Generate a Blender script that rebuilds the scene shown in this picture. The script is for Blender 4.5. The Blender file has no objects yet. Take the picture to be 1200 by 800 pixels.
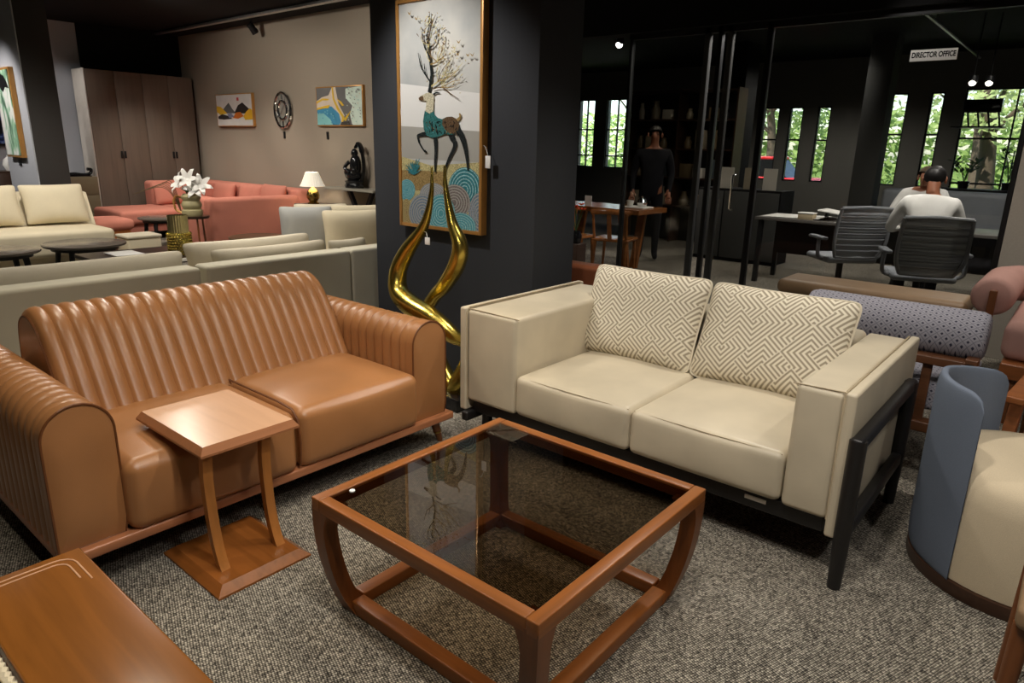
import bpy, bmesh, math, random
from mathutils import Vector, Matrix, geometry
random.seed(7)
C = bpy.context.scene.collection
SC = bpy.context.scene
PI = math.pi

# ------------------------------------------------------------------ camera, world, light, exposure
cam_d = bpy.data.cameras.new('camera'); cam_d.sensor_width = 36; cam_d.lens = 24.05
cam_d.clip_start = .02; cam_d.clip_end = 300
cam = bpy.data.objects.new('camera', cam_d); C.objects.link(cam)
R = Matrix(((0.643668, -0.194194, 0.740257), (-0.764949, -0.192751, 0.614573), (0.023339, -0.961840, -0.272616)))
cam.matrix_world = Matrix.Translation((0, 0, 1.45)) @ Matrix((R.col[0], -R.col[1], -R.col[2])).transposed().to_4x4()
SC.camera = cam
vs = SC.view_settings
vs.view_transform = 'Standard'; vs.look = 'None'; vs.gamma = 1; vs.use_curve_mapping = False
vs.exposure = 0.0

w = bpy.data.worlds.new('sky'); SC.world = w; w.use_nodes = True
nt = w.node_tree; nt.nodes.clear()
sky = nt.nodes.new('ShaderNodeTexSky'); sky.sky_type = 'NISHITA'; sky.sun_disc = False
sky.sun_elevation = math.radians(50); sky.sun_rotation = math.radians(250)
bg = nt.nodes.new('ShaderNodeBackground'); bg.inputs[1].default_value = .5
wo = nt.nodes.new('ShaderNodeOutputWorld')
nt.links.new(sky.outputs[0], bg.inputs[0]); nt.links.new(bg.outputs[0], wo.inputs[0])

sd = bpy.data.lights.new('sun', 'SUN'); sd.energy = 14.0; sd.angle = .01; sd.color = (1, .95, .86)
sun = bpy.data.objects.new('sun', sd); C.objects.link(sun)
sun.rotation_euler = Vector((.6, -.35, -.8)).to_track_quat('-Z', 'Y').to_euler()

WARM = (1.0, .88, .70)
NEUT = (1.0, .93, .83)
COOL = (1.0, .95, .90)
def spot(x, y, z, tx, ty, tz, e, ang=75, blend=.6, col=WARM, r=.06):
    d = bpy.data.lights.new('spot_lamp', 'SPOT'); d.energy = e; d.spot_size = math.radians(ang); d.spot_blend = blend
    d.color = col; d.shadow_soft_size = r
    o = bpy.data.objects.new('spot_lamp', d); C.objects.link(o); o.location = (x, y, z)
    o.rotation_euler = (Vector((tx, ty, tz)) - Vector((x, y, z))).to_track_quat('-Z', 'Y').to_euler()
# the showroom's ceiling spots, some of them added: (position, aim, watts, angle)
LAMPS = [
 (1.3, 3.7, 3.0, 1.4, 2.9, .5, 95, 80, WARM),       # behind the tan sofa
 (2.3, 1.3, 3.0, 1.2, 2.4, .4, 105, 62, WARM),      # onto the tan sofa from the front right
 (3.8, 1.5, 3.0, 3.0, 1.35, .4, 125, 78, NEUT),     # behind the beige sofa
 (1.6, 2.4, 3.0, 2.5, 1.5, .4, 60, 70, NEUT),       # added fill on the beige sofa's front
 (1.0, .7, 3.0, 1.3, .8, 0, 120, 95, NEUT),         # over the carpet and coffee table
 (.15, 2.4, 3.0, .6, 2.3, .4, 45, 80, WARM),        # left corner
 (2.6, -.5, 3.0, 2.6, 0, .3, 60, 85, NEUT),         # barrel chair
 (1.9, 3.5, 3.0, 3.0, 3.1, 1.3, 150, 62, COOL),     # deer painting and gilded sculpture
 (2.5, 4.9, 3.0, 1.7, 4.7, .6, 130, 95, NEUT),       # white sectional
 (3.0, 5.4, 3.0, 3.6, 5.1, .6, 160, 95, NEUT),
 (2.2, 8.0, 3.0, 2.4, 9.2, .5, 170, 95, NEUT),      # cream loveseat
 (4.9, 9.2, 3.0, 5.1, 9.9, .5, 100, 90, NEUT),      # coral sofa
 (4.8, 10.6, 3.0, 5.0, 11.2, .4, 110, 90, NEUT),
 (3.6, 7.2, 3.0, 6.0, 7.5, 1.0, 120, 110, NEUT),    # taupe wall
 (3.6, 9.3, 3.0, 6.0, 9.8, 1.2, 90, 110, NEUT),
 (2.6, 11.9, 3.0, 4.27, 12.3, 1.5, 90, 60, COOL),   # wardrobe side
 (1.6, 11.0, 3.0, 3.0, 11.3, 1.6, 170, 60, COOL),   # tall ink picture
 (4.6, .6, 3.0, 5.0, .4, .4, 70, 80, NEUT),         # bolster settee, bench, pink sofa
 (5.0, -.4, 3.0, 6.1, -.1, 1.1, 95, 85, NEUT),
 (6.6, .9, 3.0, 7.3, 1.2, 1.0, 300, 80, COOL),      # office
 (5.0, 1.9, 3.0, 6.19, 1.14, 2.18, 40, 28, COOL),    # added only to brighten the office sign
 (8.0, 4.6, 3.0, 8.2, 4.6, .7, 30, 80, WARM),       # reading corner
]
LAMP_SCALE = 1.0
for L in LAMPS: spot(*L[:6], L[6]*LAMP_SCALE, L[7], .7, L[8])
# wide fill spots added under the black ceiling, no fixtures behind them
for (x, y, e, c) in ((.6, .2, 70, NEUT), (1.0, -1.2, 70, COOL), (2.8, 6.5, 100, NEUT), (3.4, 8.0, 80, NEUT), (1.6, 9.6, 60, NEUT),
                     (6.9, 2.4, 130, COOL), (9.4, .8, 150, COOL), (9.0, 3.9, 45, WARM), (11.6, 3.6, 150, COOL)):
    spot(x, y, 3.05, x+.01, y, 0, e, 150, .5, c, .12)

# ------------------------------------------------------------------ materials
class NT:
    def __init__(s, name, rough=.5, metal=0., spec=.5):
        s.m = bpy.data.materials.new(name); s.m.use_nodes = True
        s.t = s.m.node_tree; s.t.nodes.clear()
        s.out = s.t.nodes.new('ShaderNodeOutputMaterial'); s.b = s.t.nodes.new('ShaderNodeBsdfPrincipled')
        s.t.links.new(s.b.outputs[0], s.out.inputs[0])
        s.b.inputs['Roughness'].default_value = rough; s.b.inputs['Metallic'].default_value = metal
        s.b.inputs['Specular IOR Level'].default_value = spec
    def n(s, typ, **kw):
        x = s.t.nodes.new('ShaderNode' + typ)
        for k, v in kw.items():
            if k in x.inputs: 
                x.inputs[k].default_value = v
            else: setattr(x, k, v)
        return x
    def l(s, a, b): s.t.links.new(a, b)
    def math(s, op, a, b=None, c=None):
        x = s.t.nodes.new('ShaderNodeMath'); x.operation = op
        for i, v in enumerate((a, b, c)):
            if v is None: continue
            if isinstance(v, (int, float)): x.inputs[i].default_value = v
            else: s.l(v, x.inputs[i])
        return x.outputs[0]
    def co(s, which='Object'): return s.n('TexCoord').outputs[which]
    def mapping(s, src, scale=(1, 1, 1), rot=(0, 0, 0)):
        x = s.n('Mapping'); x.inputs['Scale'].default_value = scale; x.inputs['Rotation'].default_value = rot
        s.l(src, x.inputs[0]); return x.outputs[0]
    def ramp(s, fac, stops):
        x = s.n('ValToRGB'); e = x.color_ramp.elements
        while len(e) < len(stops): e.new(.5)
        for i, (p, c) in enumerate(stops): e[i].position = p; e[i].color = (*c, 1)
        s.l(fac, x.inputs[0]); return x.outputs[0]
    def col(s, c):
        if isinstance(c, tuple): s.b.inputs['Base Color'].default_value = (*c, 1)
        else: s.l(c, s.b.inputs['Base Color'])
    def bump(s, h, strength=.3, dist=.01):
        x = s.n('Bump'); x.inputs['Strength'].default_value = strength; x.inputs['Distance'].default_value = dist
        s.l(h, x.inputs['Height']); s.l(x.outputs[0], s.b.inputs['Normal'])
def mul(c, k): return tuple(min(1, v*k) for v in c)
def srgb(r, g, b):
    f = lambda v: (v/255/12.92) if v <= 10 else ((v/255+.055)/1.055)**2.4
    return (f(r), f(g), f(b))
def plain(name, c, rough=.6, metal=0, spec=.4):
    m = NT(name, rough, metal, spec); ns = m.n('TexNoise', Scale=6., Detail=4.); m.l(m.co(), ns.inputs[0])
    m.col(m.ramp(ns.outputs[0], [(.3, mul(c, .92)), (.7, mul(c, 1.06))])); return m.m
def leather(name, c, rough=.38, b=.12):
    m = NT(name, rough, 0, .5); co = m.co()
    a = m.n('TexNoise', Scale=4., Detail=3.); m.l(co, a.inputs[0])
    m.col(m.ramp(a.outputs[0], [(.3, mul(c, .88)), (.7, mul(c, 1.08))]))
    v = m.n('TexVoronoi', Scale=420.); m.l(co, v.inputs[0]); m.bump(v.outputs[0], b, .002); return m.m
def fabric(name, c, sc=500, b=.25, rough=.9):
    m = NT(name, rough, 0, .15); co = m.co()
    a = m.n('TexNoise', Scale=float(sc), Detail=2.); m.l(co, a.inputs[0])
    a2 = m.n('TexNoise', Scale=3., Detail=3.); m.l(co, a2.inputs[0])
    mx = m.math('ADD', m.math('MULTIPLY', a.outputs[0], .6), m.math('MULTIPLY', a2.outputs[0], .4))
    m.col(m.ramp(mx, [(.3, mul(c, .85)), (.7, mul(c, 1.1))])); m.bump(a.outputs[0], b, .003); return m.m
def wood(name, c, rough=.4, axis='X', scale=1., contrast=.3):
    m = NT(name, rough, 0, .5); co = m.co()
    st = {'X': (2, 28, 28), 'Y': (28, 2, 28), 'Z': (28, 28, 2)}[axis]
    mp = m.mapping(co, tuple(v*scale for v in st))
    a = m.n('TexNoise', Scale=1.6, Detail=6., Distortion=.6); m.l(mp, a.inputs[0])
    m.col(m.ramp(a.outputs[0], [(.25, mul(c, 1-contrast)), (.55, c), (.8, mul(c, 1+contrast*.5))]))
    m.bump(a.outputs[0], .06, .002); return m.m
def metal(name, c, rough=.25): 
    m = NT(name, rough, 1., .5); co = m.co(); a = m.n('TexNoise', Scale=30., Detail=3.); m.l(co, a.inputs[0])
    m.col(m.ramp(a.outputs[0], [(.3, mul(c, .8)), (.7, c)])); m.bump(a.outputs[0], .08, .003); return m.m
def glass(name, c, ior=1.45, rough=.015):
    m = bpy.data.materials.new(name); m.use_nodes = True; t = m.node_tree; t.nodes.clear()
    o = t.nodes.new('ShaderNodeOutputMaterial'); mx = t.nodes.new('ShaderNodeMixShader'); tr = t.nodes.new('ShaderNodeBsdfTransparent')
    gl = t.nodes.new('ShaderNodeBsdfGlossy'); fr = t.nodes.new('ShaderNodeFresnel')
    tr.inputs[0].default_value = (*c, 1); gl.inputs['Roughness'].default_value = rough; fr.inputs[0].default_value = ior
    ge = t.nodes.new('ShaderNodeNewGeometry'); mf = t.nodes.new('ShaderNodeMath'); mf.operation = 'SUBTRACT'; mf.inputs[0].default_value = 1
    ml = t.nodes.new('ShaderNodeMath'); ml.operation = 'MULTIPLY'   # mirror only at the outer face of the slab, not inside it
    t.links.new(ge.outputs['Backfacing'], mf.inputs[1]); t.links.new(fr.outputs[0], ml.inputs[0]); t.links.new(mf.outputs[0], ml.inputs[1])
    t.links.new(ml.outputs[0], mx.inputs[0]); t.links.new(tr.outputs[0], mx.inputs[1]); t.links.new(gl.outputs[0], mx.inputs[2]); t.links.new(mx.outputs[0], o.inputs[0])
    return m
def emit(name, c, e):
    m = NT(name); m.col((.02, .02, .02)); m.b.inputs['Emission Color'].default_value = (*c, 1); m.b.inputs['Emission Strength'].default_value = e; return m.m
def paint(name, c, rough=.85):
    m = NT(name, rough, 0, .2); a = m.n('TexNoise', Scale=90., Detail=4.); m.l(m.co(), a.inputs[0])
    m.col(m.ramp(a.outputs[0], [(.3, mul(c, .96)), (.7, mul(c, 1.04))])); m.bump(a.outputs[0], .05, .002); return m.m

def carpet_mat():
    m = NT('carpet_loops', .95, 0, .1); co = m.co()
    v = m.n('TexVoronoi', Scale=128., Randomness=.25); m.l(m.mapping(co, (1, 1, .02), (0, 0, .35)), v.inputs[0])
    big = m.n('TexNoise', Scale=1.3, Detail=4.); m.l(co, big.inputs[0])
    fine = m.n('TexNoise', Scale=60., Detail=3.); m.l(co, fine.inputs[0])
    cell = m.n('SeparateColor'); m.l(v.outputs['Color'], cell.inputs[0])
    h = m.math('SUBTRACT', 1., m.math('MULTIPLY', v.outputs['Distance'], 1.25))
    k = m.math('ADD', m.math('MULTIPLY', h, .75), m.math('MULTIPLY', cell.outputs[0], .22))
    k = m.math('ADD', k, m.math('MULTIPLY', m.math('SUBTRACT', big.outputs[0], .5), .22))
    k = m.math('ADD', k, m.math('MULTIPLY', m.math('SUBTRACT', fine.outputs[0], .5), .35))
    m.col(m.ramp(k, [(.22, srgb(28, 27, 26)), (.5, srgb(116, 110, 100)), (.8, srgb(206, 198, 182))]))
    m.bump(h, .7, .004); return m.m
def maze_mat():
    m = NT('maze_weave', .92, 0, .1); uv = m.n('UVMap').outputs[0]
    mp = m.mapping(uv, (11.2, 11.2, 1), (0, 0, math.radians(38)))
    sp = m.n('SeparateXYZ'); m.l(mp, sp.inputs[0])
    fx = m.math('FLOOR', sp.outputs[0]); fy = m.math('FLOOR', sp.outputs[1])
    ux = m.math('FRACT', sp.outputs[0]); uy = m.math('FRACT', sp.outputs[1])
    cb = m.n('CombineXYZ'); m.l(fx, cb.inputs[0]); m.l(fy, cb.inputs[1])
    wn = m.n('TexWhiteNoise', noise_dimensions='2D'); m.l(cb.outputs[0], wn.inputs['Vector'])
    sc = m.n('SeparateColor'); m.l(wn.outputs['Color'], sc.inputs[0])
    bx = m.math('GREATER_THAN', sc.outputs[0], .5); by = m.math('GREATER_THAN', sc.outputs[1], .5)
    flip = lambda u, b: m.math('ABSOLUTE', m.math('SUBTRACT', u, b))
    r = m.math('MAXIMUM', flip(ux, bx), flip(uy, by))
    s = m.math('FRACT', m.math('MULTIPLY', r, 5.))
    tri = m.math('ABSOLUTE', m.math('SUBTRACT', s, .5))
    m.col(m.ramp(tri, [(.19, srgb(160, 149, 128)), (.27, srgb(229, 220, 200))]))
    m.bump(m.math('GREATER_THAN', tri, .23), .5, .004); return m.m
def dots_mat():
    m = NT('dotted_blue_weave', .9, 0, .15); co = m.co()
    sp = m.n('SeparateXYZ'); m.l(m.mapping(co, (24, 24, 24)), sp.inputs[0])
    tt = m.math('ADD', sp.outputs[0], sp.outputs[2])
    fy = m.math('ABSOLUTE', m.math('SUBTRACT', m.math('FRACT', m.math('ADD', sp.outputs[1], tt)), .5)); fz = m.math('ABSOLUTE', m.math('SUBTRACT', m.math('FRACT', m.math('SUBTRACT', sp.outputs[1], tt)), .5))
    dot = m.math('LESS_THAN', m.math('MAXIMUM', fy, fz), .16)
    line = m.math('GREATER_THAN', m.math('MAXIMUM', fy, fz), .45)
    k = m.math('ADD', m.math('MULTIPLY', dot, 1.), m.math('MULTIPLY', line, .45))
    m.col(m.ramp(k, [(0., srgb(152, 150, 158)), (.5, srgb(112, 112, 124)), (1., srgb(58, 58, 74))])); return m.m

TAN = leather('tan_leather', srgb(160, 110, 68), .33)
TAN2 = leather('tan_piping', srgb(104, 60, 28), .4)
BEIGE = leather('beige_leather', srgb(198, 186, 162), .42, .08)
BEIGE_ST = leather('beige_stitch', srgb(172, 156, 128), .6)
BLACKWOOD = wood('black_wood', srgb(26, 24, 24), .45, 'X', 1, .2)
WOODX = wood('teak_wood_x', srgb(142, 84, 36), .32, 'X')
WOODY = wood('teak_wood_y', srgb(142, 84, 36), .32, 'Y')
WOODZ = wood('teak_wood_z', srgb(118, 68, 32), .34, 'Z')
RAILW = wood('rail_wood', srgb(172, 112, 76), .35, 'X')
SIDETOP = wood('side_table_glare_wood', srgb(210, 166, 132), .2, 'Y', .7, .07)  # glare on the tabletop is put into this paler colour
SIDEW = wood('side_table_base', srgb(138, 82, 36), .25, 'Y', .8, .25)
SIDEZ = wood('side_table_leg_wood', srgb(170, 110, 54), .3, 'Z', .8, .25)
BENCHW = wood('bench_wood', srgb(134, 82, 32), .2, 'Y', .55, .3)
SMOKE = glass('smoked_glass', (.54, .48, .40), 1.62, .005)
TINT = glass('tinted_partition_glass', (.72, .72, .70), 1.45)
CLEAR = glass('window_glass', (.93, .95, .94), 1.35)
GOLD = metal('gilded_metal', srgb(222, 196, 96), .27)
GOLDF = plain('gold_frame', srgb(190, 138, 74), .3, .35, .5)
BRASS = metal('brass', srgb(190, 160, 90), .25)
CHROME = metal('chrome', (.75, .75, .75), .15)
PILLAR = paint('charcoal_paint', srgb(58, 60, 64))
PILLAR2 = paint('charcoal_brown_paint', srgb(62, 60, 58))
BLACKP = paint('black_paint', srgb(22, 22, 22))
TAUPE = paint('taupe_paint', srgb(150, 139, 124))
TAUPE2 = paint('light_taupe_paint', srgb(158, 152, 142))
GREYW = paint('grey_paint', srgb(170, 172, 178))
GREYD = paint('dark_grey_paint', srgb(70, 70, 68))
CARPET = carpet_mat()
MAZE = maze_mat(); DOTS = dots_mat()
CREAM = fabric('cream_fabric', srgb(214, 204, 182))
CREAMY = fabric('warm_cream_fabric', srgb(222, 210, 182))
OFFW = fabric('off_white_fabric', srgb(196, 190, 170))
GREYF = fabric('grey_fabric', srgb(176, 176, 172))
CORAL = fabric('coral_fabric', srgb(196, 126, 108))
PINK = fabric('pink_fabric', srgb(190, 148, 138))
BLUEF = fabric('slate_blue_fabric', srgb(108, 117, 132))
CREAMC = fabric('barrel_cream_fabric', srgb(208, 192, 164))
BROWNL = leather('taupe_leather', srgb(150, 122, 92), .45)
RUSTL = leather('rust_leather', srgb(150, 88, 58), .45)
DARKW = wood('dark_wood', srgb(58, 40, 30), .35, 'X')
BLACKM = plain('black_metal', srgb(20, 20, 21), .45)
BLACKG = plain('black_gloss', srgb(24, 24, 25), .12)
WARD = wood('grey_brown_laminate', srgb(112, 98, 86), .5, 'Z', .5, .15)
WARDS = plain('lit_side_laminate', srgb(190, 182, 172), .5)  # brightness of the lit wardrobe side put into its colour
WHITEP = plain('white_paper', srgb(236, 234, 228), .7)
WHITEF = plain('white_petal', srgb(240, 238, 232), .6)
LEAFG = plain('leaf_green', srgb(60, 84, 44), .6)
MESH = plain('grey_mesh', srgb(140, 144, 150), .55)
PLAST = plain('grey_plastic', srgb(118, 121, 126), .4)
SKIN = plain('skin', srgb(150, 96, 70), .5)
SHIRT = fabric('white_shirt', srgb(224, 222, 218), 300, .15)
DARKC = fabric('dark_cloth', srgb(26, 26, 30), 300, .15)
HAIRB = plain('black_hair', srgb(24, 21, 20), .5)
EYE = plain('eye_brown', srgb(70, 56, 48), .3)
HAIRG = plain('brown_hair', srgb(92, 74, 56), .6)

# ------------------------------------------------------------------ geometry helpers
class MB:
    def __init__(s): s.v = []; s.f = []; s.mi = []; s.uv = {}
    def add(s, vs, fs, mat=0):
        o = len(s.v); s.v += [tuple(v) for v in vs]; s.f += [tuple(i+o for i in f) for f in fs]; s.mi += [mat]*len(fs); return o
    def box(s, lo, hi, r=.0, mat=0, k=0, bulge=(0, 0, 0), n=2, M=None):
        lo, hi = [min(a, b) for a, b in zip(lo, hi)], [max(a, b) for a, b in zip(lo, hi)]
        c = [(a+b)/2 for a, b in zip(lo, hi)]; h = [(b-a)/2 for a, b in zip(lo, hi)]
        r = min(r, min(h)*.98)
        ax = []
        for a in range(3):
            if r <= 0: t = [-h[a], h[a]]
            else:
                e = [h[a]-r+r*math.tan(PI/4*i/n) for i in range(n+1)]
                t = [-x for x in reversed(e)]
                t += [-h[a]+r+(2*h[a]-2*r)*(i+1)/(k+1) for i in range(k)]
                t += e
            ax.append(t)
        idx = {}; vs = []; fs = []
        def P(i, j, l):
            key = (i, j, l)
            if key in idx: return idx[key]
            p = [ax[0][i], ax[1][j], ax[2][l]]
            q = [max(-(hh-r), min(hh-r, x)) for x, hh in zip(p, h)]
            d = Vector(p)-Vector(q)
            if r > 0 and d.length > 1e-9: d = d.normalized()*r
            x = Vector(q)+d
            u = [p[a]/h[a] for a in range(3)]
            for a in range(3):
                if bulge[a]: 
                    b1, b2 = [b for b in range(3) if b != a]
                    x[a] += bulge[a]*u[a]*(1-u[b1]**2)*(1-u[b2]**2)
            x = x+Vector(c)
            if M: x = M @ x
            idx[key] = len(vs); vs.append(x); return idx[key]
        N = [len(t)-1 for t in ax]
        for a in range(3):
            b, d = (a+1) % 3, (a+2) % 3
            for side in (0, N[a]):
                for i in range(N[b]):
                    for j in range(N[d]):
                        q = []
                        for (di, dj) in ((0, 0), (1, 0), (1, 1), (0, 1)):
                            k3 = [0, 0, 0]; k3[a] = side; k3[b] = i+di; k3[d] = j+dj; q.append(P(*k3))
                        fs.append(q if side else q[::-1])
        s.add(vs, fs, mat); return s
    def tube(s, path, rad, n=8, mat=0, cap=True, flat=1.0, up=None, twist=0):
        P = [Vector(p) for p in path]; m = len(P)
        if isinstance(rad, (int, float)): rad = [rad]*m
        T = [(P[min(i+1, m-1)]-P[max(i-1, 0)]).normalized() for i in range(m)]
        u = Vector(up) if up else (Vector((0, 0, 1)) if abs(T[0].z) < .9 else Vector((1, 0, 0)))
        vs = []; fs = []
        for i in range(m):
            u = (u-T[i]*u.dot(T[i])).normalized(); v = T[i].cross(u)
            for j in range(n):
                a = 2*PI*j/n + twist*i
                vs.append(P[i]+u*math.cos(a)*rad[i]+v*math.sin(a)*rad[i]*flat)
        for i in range(m-1):
            for j in range(n): fs.append((i*n+j, i*n+(j+1) % n, (i+1)*n+(j+1) % n, (i+1)*n+j))
        if cap: fs.append(tuple(range(n))[::-1]); fs.append(tuple((m-1)*n+j for j in range(n)))
        s.add(vs, fs, mat); return s
    def bar(s, a, b, w, h, mat=0, up=(0, 0, 1), r=0):
        a, b = Vector(a), Vector(b); t = (b-a); L = t.length; t.normalize()
        u = Vector(up); u = u-t*u.dot(t)
        u = u.normalized() if u.length > 1e-6 else t.orthogonal().normalized()
        v = t.cross(u); M = Matrix((t, v, u)).transposed().to_4x4(); M.translation = (a+b)/2
        return s.box((-L/2, -w/2, -h/2), (L/2, w/2, h/2), r, mat, M=M)
    def lathe(s, prof, c=(0, 0, 0), n=20, mat=0, sx=1, sy=1, a0=0, a1=2*PI):
        full = abs(a1-a0-2*PI) < 1e-6; m = n if full else n+1; vs = []; fs = []
        for r, z in prof:
            for j in range(m):
                a = a0+(a1-a0)*j/n; vs.append((c[0]+r*math.cos(a)*sx, c[1]+r*math.sin(a)*sy, c[2]+z))
        for i in range(len(prof)-1):
            for j in range(n):
                k = (j+1) % m; fs.append((i*m+j, i*m+k, (i+1)*m+k, (i+1)*m+j))
        s.add(vs, fs, mat); return s
    def grid(s, fn, nu, nv, mat=0, wrapv=False):
        vs = [fn(i/nu, j/nv) for i in range(nu+1) for j in range(nv+(0 if wrapv else 1))]; m = nv if wrapv else nv+1
        fs = [(i*m+j, i*m+(j+1) % m, (i+1)*m+(j+1) % m, (i+1)*m+j) for i in range(nu) for j in range(nv)]
        return s.add(vs, fs, mat)
    def prism(s, poly, off, mat=0):
        """extrude 3-D polygon by the vector off"""
        n = len(poly); vs = [Vector(p) for p in poly]+[Vector(p)+Vector(off) for p in poly]
        tri = geometry.tessellate_polygon([[Vector(p) for p in poly]])
        fs = [tuple(t) for t in tri]+[tuple(i+n for i in t[::-1]) for t in tri]+[(i, (i+1) % n, n+(i+1) % n, n+i) for i in range(n)]
        s.add(vs, fs, mat); return s
    def ball(s, c, r, n=10, mat=0):
        if isinstance(r, (int, float)): r = (r, r, r)
        return s.lathe([(max(math.sin(PI*i/n), 1e-4)*r[0], -math.cos(PI*i/n)*r[2]) for i in range(n+1)], c, n, mat, 1, r[1]/r[0])
def root_of(p):
    while p.parent: p = p.parent
    return p
def obj(name, mb, mats, parent=None, smooth=True, ang=42, kind=None, label=None, local=False):
    me = bpy.data.meshes.new(name)
    me.from_pydata(mb.v, [], mb.f)
    for m in (mats if isinstance(mats, (list, tuple)) else [mats]): me.materials.append(m)
    me.polygons.foreach_set('material_index', mb.mi)
    if mb.uv:
        ul = me.uv_layers.new(name='UVMap')
        for lp in me.loops: ul.data[lp.index].uv = mb.uv.get(lp.vertex_index, (0, 0))
    bm = bmesh.new(); bm.from_mesh(me); bmesh.ops.recalc_face_normals(bm, faces=bm.faces); bm.to_mesh(me); bm.free()
    if smooth:
        me.polygons.foreach_set('use_smooth', [True]*len(me.polygons)); me.set_sharp_from_angle(angle=math.radians(ang))
    o = bpy.data.objects.new(name, me); C.objects.link(o)
    if parent:
        if not local:
            rt = root_of(parent)
            if rt.type == 'EMPTY': me.transform(rt.matrix_basis.inverted())
        o.parent = parent
    if kind: o['kind'] = kind
    if label: o['label'] = label
    return o
def thing(name, label, cat, loc=(0, 0, 0), rz=0, group=None):
    o = bpy.data.objects.new(name, None); C.objects.link(o); o.empty_display_size = .1
    o.location = loc; o.rotation_euler = (0, 0, rz); o['label'] = label; o['category'] = cat
    o.matrix_basis  # basis follows from loc and rotation
    if group: o['group'] = group
    return o
def tag(o, label, cat, group=None):
    o['label'] = label; o['category'] = cat
    if group: o['group'] = group
    return o
def struct(name, mb, m, parent=None, **kw):
    o = obj(name, mb, m, parent, **kw)
    o['kind'] = 'structure'; return o
def dup(root, loc, rz, label, group=None):
    r = root.copy(); C.objects.link(r); r.location = loc; r.rotation_euler = (0, 0, rz); r['label'] = label
    if group: r['group'] = group
    for ch in list(root.children):
        c = ch.copy(); C.objects.link(c); c.parent = r
        for g in ch.children:
            d = g.copy(); C.objects.link(d); d.parent = c
    return r
def frame(loc, right, up):
    r = Vector(right).normalized(); u = Vector(up); u = (u-r*u.dot(r)).normalized(); n = r.cross(u)
    M = Matrix((r, u, n)).transposed().to_4x4(); M.translation = Vector(loc); return M
def pillow_mb(M, wd, ht, th, n=16, pinch=.05, sag=0, mat=0):
    mb = MB(); idx = {}
    def pt(i, j, sgn):
        u = math.sin(PI/2*(2*i/n-1)); v = math.sin(PI/2*(2*j/n-1))
        edge = i in (0, n) or j in (0, n)
        key = (i, j, 0 if edge else sgn)
        if key in idx: return idx[key]
        x = wd/2*u*(1-pinch*(1-v*v)*abs(u)); y = ht/2*v*(1-pinch*(1-u*u)*abs(v))
        mx_ = max(abs(u), abs(v)); kk = mx_/(abs(u)**15+abs(v)**15)**(1/15) if mx_ > 1e-6 else 1; x *= kk; y *= kk
        z = sgn*th/2*(max(0, (1-u**4)*(1-v**4)))**.55 if not edge else 0
        z += sag*(1-u*u)*(1-v*v)
        k = mb.add([M @ Vector((x, y, z))], [], mat); mb.uv[k] = (x, y); idx[key] = k; return k
    for sgn in (1, -1):
        for i in range(n):
            for j in range(n):
                q = [pt(i, j, sgn), pt(i+1, j, sgn), pt(i+1, j+1, sgn), pt(i, j+1, sgn)]
                mb.f.append(tuple(q if sgn > 0 else q[::-1])); mb.mi.append(mat)
    return mb

# ------------------------------------------------------------------ the room shell
ZC = 3.14
struct('floor', MB().box((-3.2, -3.2, -.1), (14.2, 13.0, 0)), CARPET)
struct('ceiling', MB().box((-3.2, -3.2, ZC), (14.3, 13.0, ZC+.2)), BLACKP)
struct('wall_front', MB().box((-3.3, -3.2, 0), (-3.2, 13.0, ZC)), GREYD)
struct('wall_right', MB().box((-3.2, -3.3, 0), (14.3, -3.2, ZC)), TAUPE2)
struct('wall_left', MB().box((-3.2, 12.6, 0), (4.42, 12.75, ZC)), GREYW)
struct('wall_left_dark', MB().box((4.42, 12.58, 0), (14.3, 12.75, ZC)), BLACKP)
struct('wall_back', MB().box((6.0, 6.0, 0), (6.12, 12.6, ZC)), TAUPE)
struct('wall_back_return', MB().box((5.2, 5.9, 0), (6.12, 6.0, ZC)), BLACKP)
struct('wall_taupe', MB().box((6.16, -3.2, 0), (6.28, .47, ZC)), TAUPE2)
struct('trim_soffit', MB().box((6.10, .47, 2.52), (6.30, 6.0, ZC)), BLACKP)
struct('trim_bulkhead', MB().box((5.2, 5.0, 2.6), (6.2, 5.9, ZC)), BLACKP)
def pillar(name, lo, hi, m): struct(name, MB().box(lo, hi, .004, n=1), m)
pillar('pillar', (3.1, 2.43, 0), (3.5, 3.84, ZC), PILLAR)
pillar('pillar', (3.05, 10.6, 0), (3.41, 11.75, ZC), [PILLAR2])
struct('trim_lit_side', MB().box((3.035, 10.605, 0), (3.05, 11.75, ZC)), GREYW)  # lit side of the pillar, put into a paler sheet

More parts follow.
